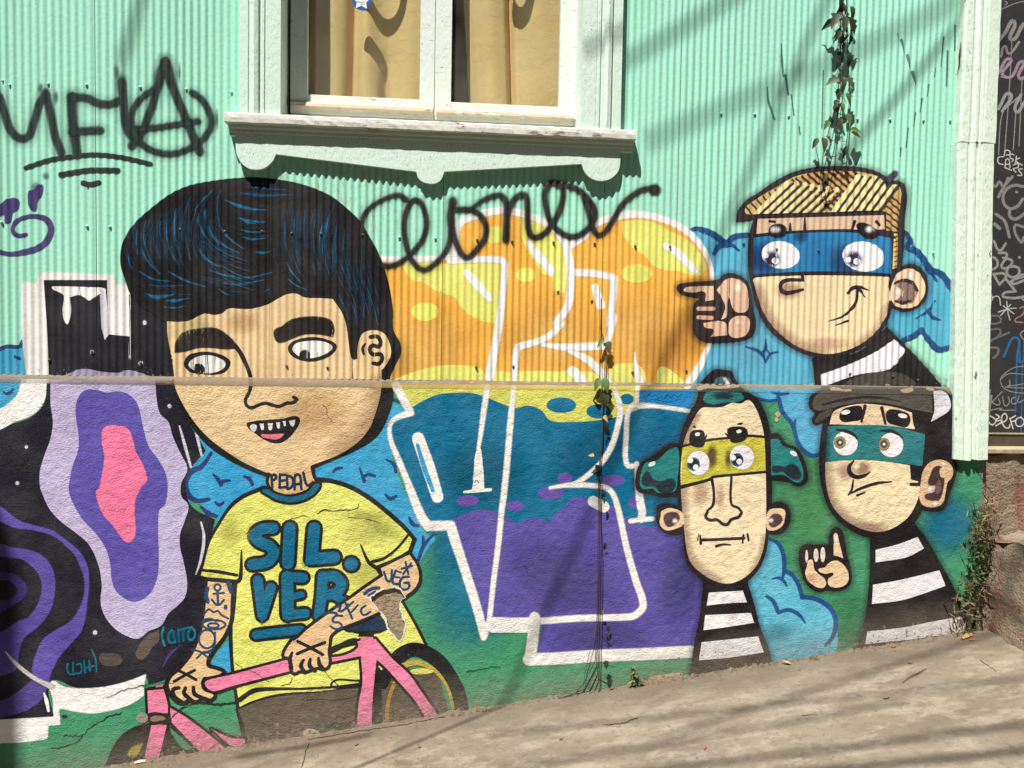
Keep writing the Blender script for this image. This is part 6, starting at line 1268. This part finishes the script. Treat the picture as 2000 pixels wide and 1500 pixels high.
for px, py, s, m_, d in ((1648, 5, 1.0, 'leaf_dark', None), (1660, 12, 1.0, 'leaf_dark', None), (1640, -8, 0.9, 'leaf_dark', None), (1636, 27, 1.15, 'leaf_olive', (-.5, -.3, -1)), (1645, 30, 1.2, 'leaf_olive', (.1, -.5, -1)), (1655, 33, 1.1, 'leaf_olive', (.6, -.2, -1)), (1628, 38, 0.9, 'leaf_olive', (-.9, 0, -.8)), (1662, 38, 1.0, 'leaf_dark', (.4, 0, -1)), (1640, 60, 0.7, 'leaf_dark', None), (1650, 72, 0.7, 'leaf_dark', None), (1637, 100, 0.8, 'leaf_dark', None), (1657, 105, 0.8, 'leaf_dark', (.2, 0, -1)),
                        (1645, 150, 1.0, 'leaf_olive', (.1, -.4, -1)), (1636, 152, 1.0, 'leaf_olive', (-1, -.2, -.6)), (1655, 153, 0.95, 'leaf_olive', (.7, -.2, -1)), (1652, 182, 0.75, 'leaf_green', (.6, -.2, -1)), (1640, 178, 0.6, 'leaf_dark', None), (1630, 195, 0.75, 'leaf_dark', None), (1654, 222, 0.7, 'leaf_green', (.3, -.5, -1)), (1660, 253, 0.85, 'leaf_green', (1, -.2, -.1)), (1662, 258, 0.7, 'leaf_yellow', (1, -.3, -.4)), (1645, 228, 0.7, 'leaf_dark', None), (1606, 268, 1.0, 'leaf_olive', (.2, -.4, -1)), (1612, 266, 0.7, 'leaf_brown', (1, -.2, -.7)), (1598, 270, 0.7, 'leaf_olive', (-.6, 0, -1)), (1655, 285, 0.8, 'leaf_dark', None), (1612, 340, 0.6, 'leaf_dark', None)):
    leaf(iv, wp(px, py, -0.030-0.024*rl.random()), s*1.25, m_, d)
for _ in range(26):
    t = rl.random(); leaf(iv, wp(1646-38*max(0, t-.45)+rl.gauss(0, 9), -20+275*t, -0.022-0.03*rl.random()), rl.uniform(0.45, 0.95), rl.choice(['leaf_olive', 'leaf_dark', 'leaf_dark', 'leaf_olive', 'leaf_green', 'leaf_brown']))
for _ in range(9):
    t = rl.uniform(0, .8); a0 = 1646-36*max(0, t-.45)+rl.gauss(0, 5); b0_ = -20+330*t; MB().tube([wp(a0+rl.gauss(0, 5)*k, b0_+k*rl.uniform(12, 26), -0.024-0.014*rl.random()) for k in range(4)], 0.0009, 4).build('tendril', 'stem', iv, True)
bt = MB().tube([wp(1878, 80, -0.02), wp(1874, 110, -0.025), wp(1874, 128, -0.02), wp(1868, 148, -0.012)], [0.003, 0.004, 0.002, 0.001], 5).build('dry_twig', 'stem', None, True); tag(bt, 'short dry twig caught beside the corner board', 'twig')
mv = empty('thin_vine', wp(1165, 1345, -0.03), 'thin bare vine with few leaves climbing the middle of the mural', 'vine')
for pts, r in (([(1171, 560), (1172, 640), (1176, 652), (1180, 664)], 0.0015), ([(1171, 640), (1171, 740), (1172, 752)], 0.0012), ([(1183, 690), (1180, 735), (1177, 750), (1178, 800), (1174, 870), (1172, 930), (1171, 1050), (1171, 1120), (1169, 1210), (1166, 1290), (1167, 1320), (1150, 1352)], 0.0015), ([(1184, 690), (1185, 745), (1180, 770)], 0.0012), ([(1176, 760), (1176, 850), (1169, 930), (1168, 1060), (1166, 1200), (1163, 1290), (1140, 1335), (1126, 1352)], 0.0017), ([(1174, 930), (1173, 1010), (1175, 1080), (1174, 1200), (1171, 1300), (1172, 1340), (1168, 1357)], 0.0016), ([(1173, 1230), (1181, 1238), (1187, 1242)], 0.0011), ([(1168, 1318), (1182, 1320), (1190, 1332)], 0.0014), ([(1166, 1215), (1155, 1260), (1144, 1310), (1139, 1340)], 0.0010), ([(1164, 1310), (1150, 1340), (1128, 1352), (1082, 1368)], 0.0018)):
    MB().tube([wp(a, b, (-0.030 if b > 735 else -0.012)-0.010*rl.random()) for a, b in pts], r, 5).build('stem', 'stem', mv, True)
for px, py, s, m_, d in ((1180, 662, 0.9, 'leaf_green', (-.4, -.3, -.4)), (1184, 668, 1.1, 'leaf_olive', (.3, -.3, -1)), (1188, 666, 0.8, 'leaf_olive', (.5, 0, -1)), (1173, 738, 1.1, 'leaf_green', (-.6, -.3, -1)), (1180, 738, 1.2, 'leaf_green', (.2, -.5, -1)), (1172, 758, 1.2, 'leaf_olive', (-.3, 0, -1)), (1184, 760, 1.3, 'leaf_olive', (.3, 0, -1)), (1180, 765, 1.4, 'leaf_olive', (.1, -.2, -1)), (1179, 812, 0.6, 'leaf_yellow', (.6, -.2, -.8)), (1181, 825, 1.1, 'leaf_dark', (.25, 0, -1)), (1160, 888, 0.5, 'leaf_yellow', (-.9, -.3, -.1)), (1176, 935, 0.5, 'leaf_dark', None), (1180, 970, 0.6, 'leaf_dark', None), (1180, 1060, 0.7, 'leaf_dark', (.2, 0, -1)), (1178, 1190, 0.55, 'leaf_green', None), (1187, 1222, 0.7, 'leaf_dark', (.2, 0, -1)), (1186, 1240, 0.7, 'leaf_dark', (.2, 0, -1)), (1183, 1290, 0.8, 'leaf_dark', (.15, 0, -1)), (1190, 1326, 0.9, 'leaf_dark', (.1, 0, -1))):
    leaf(mv, wp(px, py, (-0.036 if py > 735 else -0.016)-0.012*rl.random()), s, m_, d)
clp = MB().box(0, 0.018, -PROUD-0.024, -PROUD, 0, 0.02); x_, z_ = W(1163, 918, -0.03)
clp.v = [(a+x_, b, c+z_) for a, b, c in clp.v]; tag(clp.build('cable_clip', 'cable', None, False, 0.003), 'small dark clip holding the thin vine on the teal paint', 'clip')
# weed at the foot of the wall
wd = empty('weed', GP(1237, 1343), 'small green weed growing at the foot of the wall below the striped neck', 'weed')
b0 = GP(1237, 1342); b0.y = -0.035
for k, (dx, hh) in enumerate(((-0.012, 0.085), (0.0, 0.07), (0.018, 0.05), (0.03, 0.04))):
    top = b0+Vector((dx, -0.01, hh)); MB().tube([b0+Vector((dx*.4, 0, -0.01)), b0+Vector((dx*.7, 0, hh*.5)), top], 0.0016, 5).build('stem', 'stem', wd, True)
    for j in range(6): leaf(wd, b0+Vector((dx*(0.5+j/12), -0.004, hh*(0.25+0.15*j))), rl.uniform(0.35, 0.6), rl.choice(['leaf_green', 'leaf_olive', 'leaf_brown']), (rl.uniform(-1, 1), rl.uniform(-.8, 0), rl.uniform(-.6, .5)))
# weeds in the corner by the step
bush = empty('corner_weeds', wp(1900, 1180, -0.05), 'bushy weeds and dry grass in the corner between mural and concrete step', 'weed')
def tuft(name, mat, n, box, size, up, seed):
    r_ = random.Random(seed); mb = MB()
    for _ in range(n):
        t = r_.random(); px = box[0][0]+(box[1][0]-box[0][0])*t+r_.gauss(0, box[2]); py = box[0][1]+(box[1][1]-box[0][1])*t+r_.gauss(0, 14)
        y = -0.02-abs(r_.gauss(0, 0.035)); c = wp(px, py, y); s = size*r_.uniform(.5, 1.3)
        d = Vector((r_.gauss(0, 1), r_.gauss(0, 1), r_.gauss(up, 0.8))).normalized(); e = d.orthogonal().normalized(); e = (e*math.cos(r_.random()*6)+d.cross(e)*math.sin(r_.random()*6))
        w2 = s*(0.30 if mat != 'drygrass' else 0.05)
        mb.add([c-d*s*.5, c+e*w2, c+d*s*.5, c-e*w2], [(0, 1, 2, 3)])
    o = link(name, mesh(name, mb.v, mb.f), mat, bush); tag(o, kind='stuff')
tuft('weed_leaves', 'moss', 240, ((1922, 1045), (1898, 1165), 12), 0.020, 0.2, 1); tuft('weed_leaves', 'leaf_green', 60, ((1924, 1055), (1902, 1140), 10), 0.018, 0.3, 2)
tuft('grass_stalks', 'drygrass', 380, ((1932, 985), (1915, 1060), 13), 0.05, 0.3, 3); tuft('grass_stalks', 'drygrass', 220, ((1915, 1130), (1880, 1225), 16), 0.05, 0.6, 4); tuft('dark_leaves', 'leaf_dark', 120, ((1915, 1080), (1895, 1190), 10), 0.018, 0, 5)
sp = empty('seedling', wp(1900, 1000, -0.03), 'tiny yellow green seedling on the green wall beside the painted ear', 'weed')
MB().tube([wp(1902, 1010, -0.022), wp(1903, 990, -0.035), wp(1900, 975, -0.045)], 0.0012, 5).build('stem', 'stem', sp, True)
for k in range(6): leaf(sp, wp(1900+rl.uniform(-5, 6), 985+rl.uniform(-10, 14), -0.04), 0.28, rl.choice(['leaf_green', 'leaf_olive']), (rl.uniform(-1, 1), -.5, rl.uniform(-.5, .5)))
for px, py, lb in ((952, 1388, 'dry tuft of dead grass at the wall foot right of the black tyre'), (1592, 1287, 'dark dry tuft at the wall foot below the light blue cloud'), (1835, 1240, 'dry stalks at the wall foot under the lowest white stripe'), (1120, 1356, 'dry tuft at the wall foot under the thin vine')):
    c0 = GP(px, py); mb = MB()
    for _ in range(46):
        d = Vector((rl.gauss(0, 1), rl.gauss(-.3, .5), abs(rl.gauss(.5, .5)))).normalized(); a_ = c0+Vector((rl.gauss(0, .012), rl.gauss(0, .006), 0)); L_ = rl.uniform(.008, .026); e_ = d.orthogonal().normalized()*0.0009
        mb.add([a_-e_, a_+e_, a_+d*L_*.6+e_*.6+Vector((0, 0, -.002)), a_+d*L_], [(0, 1, 2, 3)])
    tag(mb.build('dry_tuft', rl.choice(['drygrass', 'leaf_brown'])), lb, 'dry grass', 'dry tufts along the wall foot')
# crumbling dirt fillet along the foot of the wall
ff = MB(); n = 420; x0, x1 = -2.4, 2.26; prev = None
for i in range(n+1):
    x = x0+(x1-x0)*i/n; gz = G0+G1*x; u_ = 0.5+0.5*math.sin(x*11)*math.sin(x*4.3+1); h = 0.004+0.018*u_*random.random()**2; d = 0.008+0.034*u_*random.random()
    ff.v += [(x, -PROUD+0.001, gz+h), (x, -PROUD-d*0.35, gz+h*random.uniform(.4, .9)), (x, -PROUD-d, gz+0.001), (x, -PROUD-d-0.004, gz-0.004)]
    if i: b = (i-1)*4; ff.f += [(b+k, b+4+k, b+5+k, b+1+k) for k in range(3)]
M['dirt'] = rough_mat('crumbled dirt and mortar', (0.075, 0.055, 0.038), (0.175, 0.132, 0.09), 60, 0.8, 0.006)
tag(ff.build('dirt_fillet', 'dirt', None, False), 'crumbled dirt and mortar heaped along the foot of the wall', 'dirt', kind='stuff')
gr = MB(); r_ = random.Random(5)               # grit
for _ in range(1500):
    x = r_.uniform(-1.3, 2.3); y = -PROUD-0.01-abs(r_.gauss(0, 0.06)) if r_.random() < 0.7 else -r_.uniform(0.05, 0.75); s = r_.uniform(0.001, 0.004)*(1.6 if r_.random() < 0.06 else 1); z = G0+G1*x
    a = r_.random()*6; c_, s2 = math.cos(a)*s, math.sin(a)*s
    gr.add([(x+c_, y+s2, z-s*.2), (x-s2, y+c_, z-s*.2), (x-c_, y-s2, z-s*.2), (x+s2, y-c_, z-s*.2), (x, y, z+s*.8)], [(0, 1, 4), (1, 2, 4), (2, 3, 4), (3, 0, 4)])
for _ in range(170):
    x = r_.uniform(-1.4, 2.3); y = -PROUD-0.004-abs(r_.gauss(0, 0.018)); s = r_.uniform(0.003, 0.008); z = G0+G1*x; a = r_.random()*6; c_, s2 = math.cos(a)*s, math.sin(a)*s; k_ = r_.uniform(.3, .8)
    gr.add([(x+c_, y+s2, z-s*.2), (x-s2*k_, y+c_*k_, z-s*.2), (x-c_, y-s2, z-s*.2), (x+s2*k_, y-c_*k_, z-s*.2), (x+c_*.2, y, z+s*.7), (x-c_*.3, y+s2*.2, z+s*.5)], [(0, 1, 4), (1, 5, 4), (1, 2, 5), (2, 3, 5), (3, 4, 5), (3, 0, 4)])
tag(gr.build('grit', 'dirt'), 'grit scattered over the pavement', 'grit', kind='stuff')
def litter(name, px, py, mat, sc, label, cat, kind='leaf', rz=0.0):
    p = GP(px, py)
    if kind == 'leaf': me = leaf_mesh(name, 0.05, 0.03, 0.3, -0.15); me.materials.append(M[mat])
    else:
        mb = MB(); L, w_ = 0.05, 0.016; n_ = 6
        for i in range(n_+1):
            t = i/n_; zz = 0.004+0.006*math.sin(math.pi*t); mb.v += [(L*(t-.5), -w_/2*(1-abs(t-.5)*.8), zz*.4), (L*(t-.5), 0, zz+.004), (L*(t-.5), w_/2*(1-abs(t-.5)*.8), zz*.4)]
            if i: b = (i-1)*3; mb.f += [(b, b+3, b+4, b+1), (b+1, b+4, b+5, b+2)]
        me = mesh(name, mb.v, mb.f); me.materials.append(M[mat])
    o = bpy.data.objects.new(name, me); COL.objects.link(o); o.location = p+Vector((0, 0, 0.004)); o.rotation_euler = (0.1, -math.atan(G1), rz); o.scale = (sc,)*3
    return tag(o, label, cat)
litter('fallen_leaf', 1545, 1299, 'leaf_yellow', 0.75, 'fallen yellow leaf on the pavement below the light blue cloud', 'leaf', rz=2.6)
litter('fallen_leaf', 1741, 1266, 'leaf_brown', 0.6, 'fallen tan leaf against the wall below the lowest white stripe', 'leaf', rz=0.4)
litter('food_scrap', 1888, 1246, 'leaf_yellow', 1.2, 'yellow peel lying in the corner by the concrete step', 'litter', 'strip', 0.35)
litter('paper_scrap', 1899, 1252, 'red_wrap', 0.5, 'small red scrap beside the yellow peel', 'litter', 'strip', -0.5)
litter('paper_scrap', 274, 1491, 'pale_wrap', 0.8, 'pale pink scrap at the foot of the painted front wheel', 'litter', 'strip', 0.1)
litter('paper_scrap', 1377, 1463, 'pink_wrap', 0.45, 'bright pink scrap on the pavement', 'litter', 'strip', 1.0)
litter('fallen_leaf', 1778, 1298, 'leaf_brown', 0.5, 'small dark dry leaf on the pavement near the step', 'leaf', rz=1.2)
litter('fallen_leaf', 1725, 1366, 'leaf_brown', 0.6, 'dark crumpled leaf on the pavement below a shadow band', 'leaf', rz=0.2)
litter('fallen_leaf', 692, 1458, 'leaf_brown', 0.4, 'tiny brown leaf on the pavement below the pink frame', 'leaf', rz=0.8)
litter('fallen_leaf', 1092, 1446, 'leaf_brown', 0.35, 'tiny dark leaf on the pavement below the thin vine', 'leaf', rz=0.3)
litter('fallen_leaf', 820, 1462, 'leaf_brown', 0.4, 'tiny curled leaf on the pavement right of the pink frame', 'leaf', rz=2.0)
tw = MB().tube([GP(1762, 1335)+Vector((0, 0, .004)), GP(1778, 1325)+Vector((0, 0, .008)), GP(1792, 1318)+Vector((0, 0, .006)), GP(1810, 1308)+Vector((0, 0, .006))], [0.001, 0.002, 0.002, 0.001], 5).build('dry_twig', 'stem', None, True); tag(tw, 'thin dry twig lying on the pavement near the step', 'twig')
# cracks and joints of the pavement
def gcrack(pts, w_):
    P_ = curve(" ".join("%g %g" % p for p in pts), False, True, 6.0); mb = MB(); n_ = len(P_)
    for i, (a, b) in enumerate(P_):
        p = GP(a+rl.gauss(0, .9), b+rl.gauss(0, .6)); q = w_*rl.uniform(.3, 1.1)*(0.3 if i in (0, n_-1) else 1)
        d = (GP(*P_[min(i+1, n_-1)])-GP(*P_[max(i-1, 0)])).normalized(); s2 = Vector((-d.y, d.x, 0))*q
        mb.v += [tuple(p+s2+Vector((0, 0, .0015+G1*s2.x))), tuple(p-s2+Vector((0, 0, .0015-G1*s2.x)))]
        if i: k = 2*i-2; mb.f.append((k, k+1, k+3, k+2))
    mb.build('crack', 'dark', pave)
for pts, w_ in (([(1178, 1416), (1200, 1415), (1225, 1410), (1246, 1402)], .003), ([(603, 1450), (596, 1475), (588, 1500)], .002), ([(1565, 1400), (1585, 1396), (1600, 1398)], .002), ([(1915, 1290), (1932, 1302), (1946, 1313)], .002), ([(1082, 1366), (1120, 1356), (1150, 1350)], .002), ([(1340, 1325), (1370, 1319), (1400, 1312), (1440, 1309)], .003), ([(600, 1446), (660, 1435), (760, 1420), (840, 1406), (910, 1395)], .003)): gcrack(pts, w_)
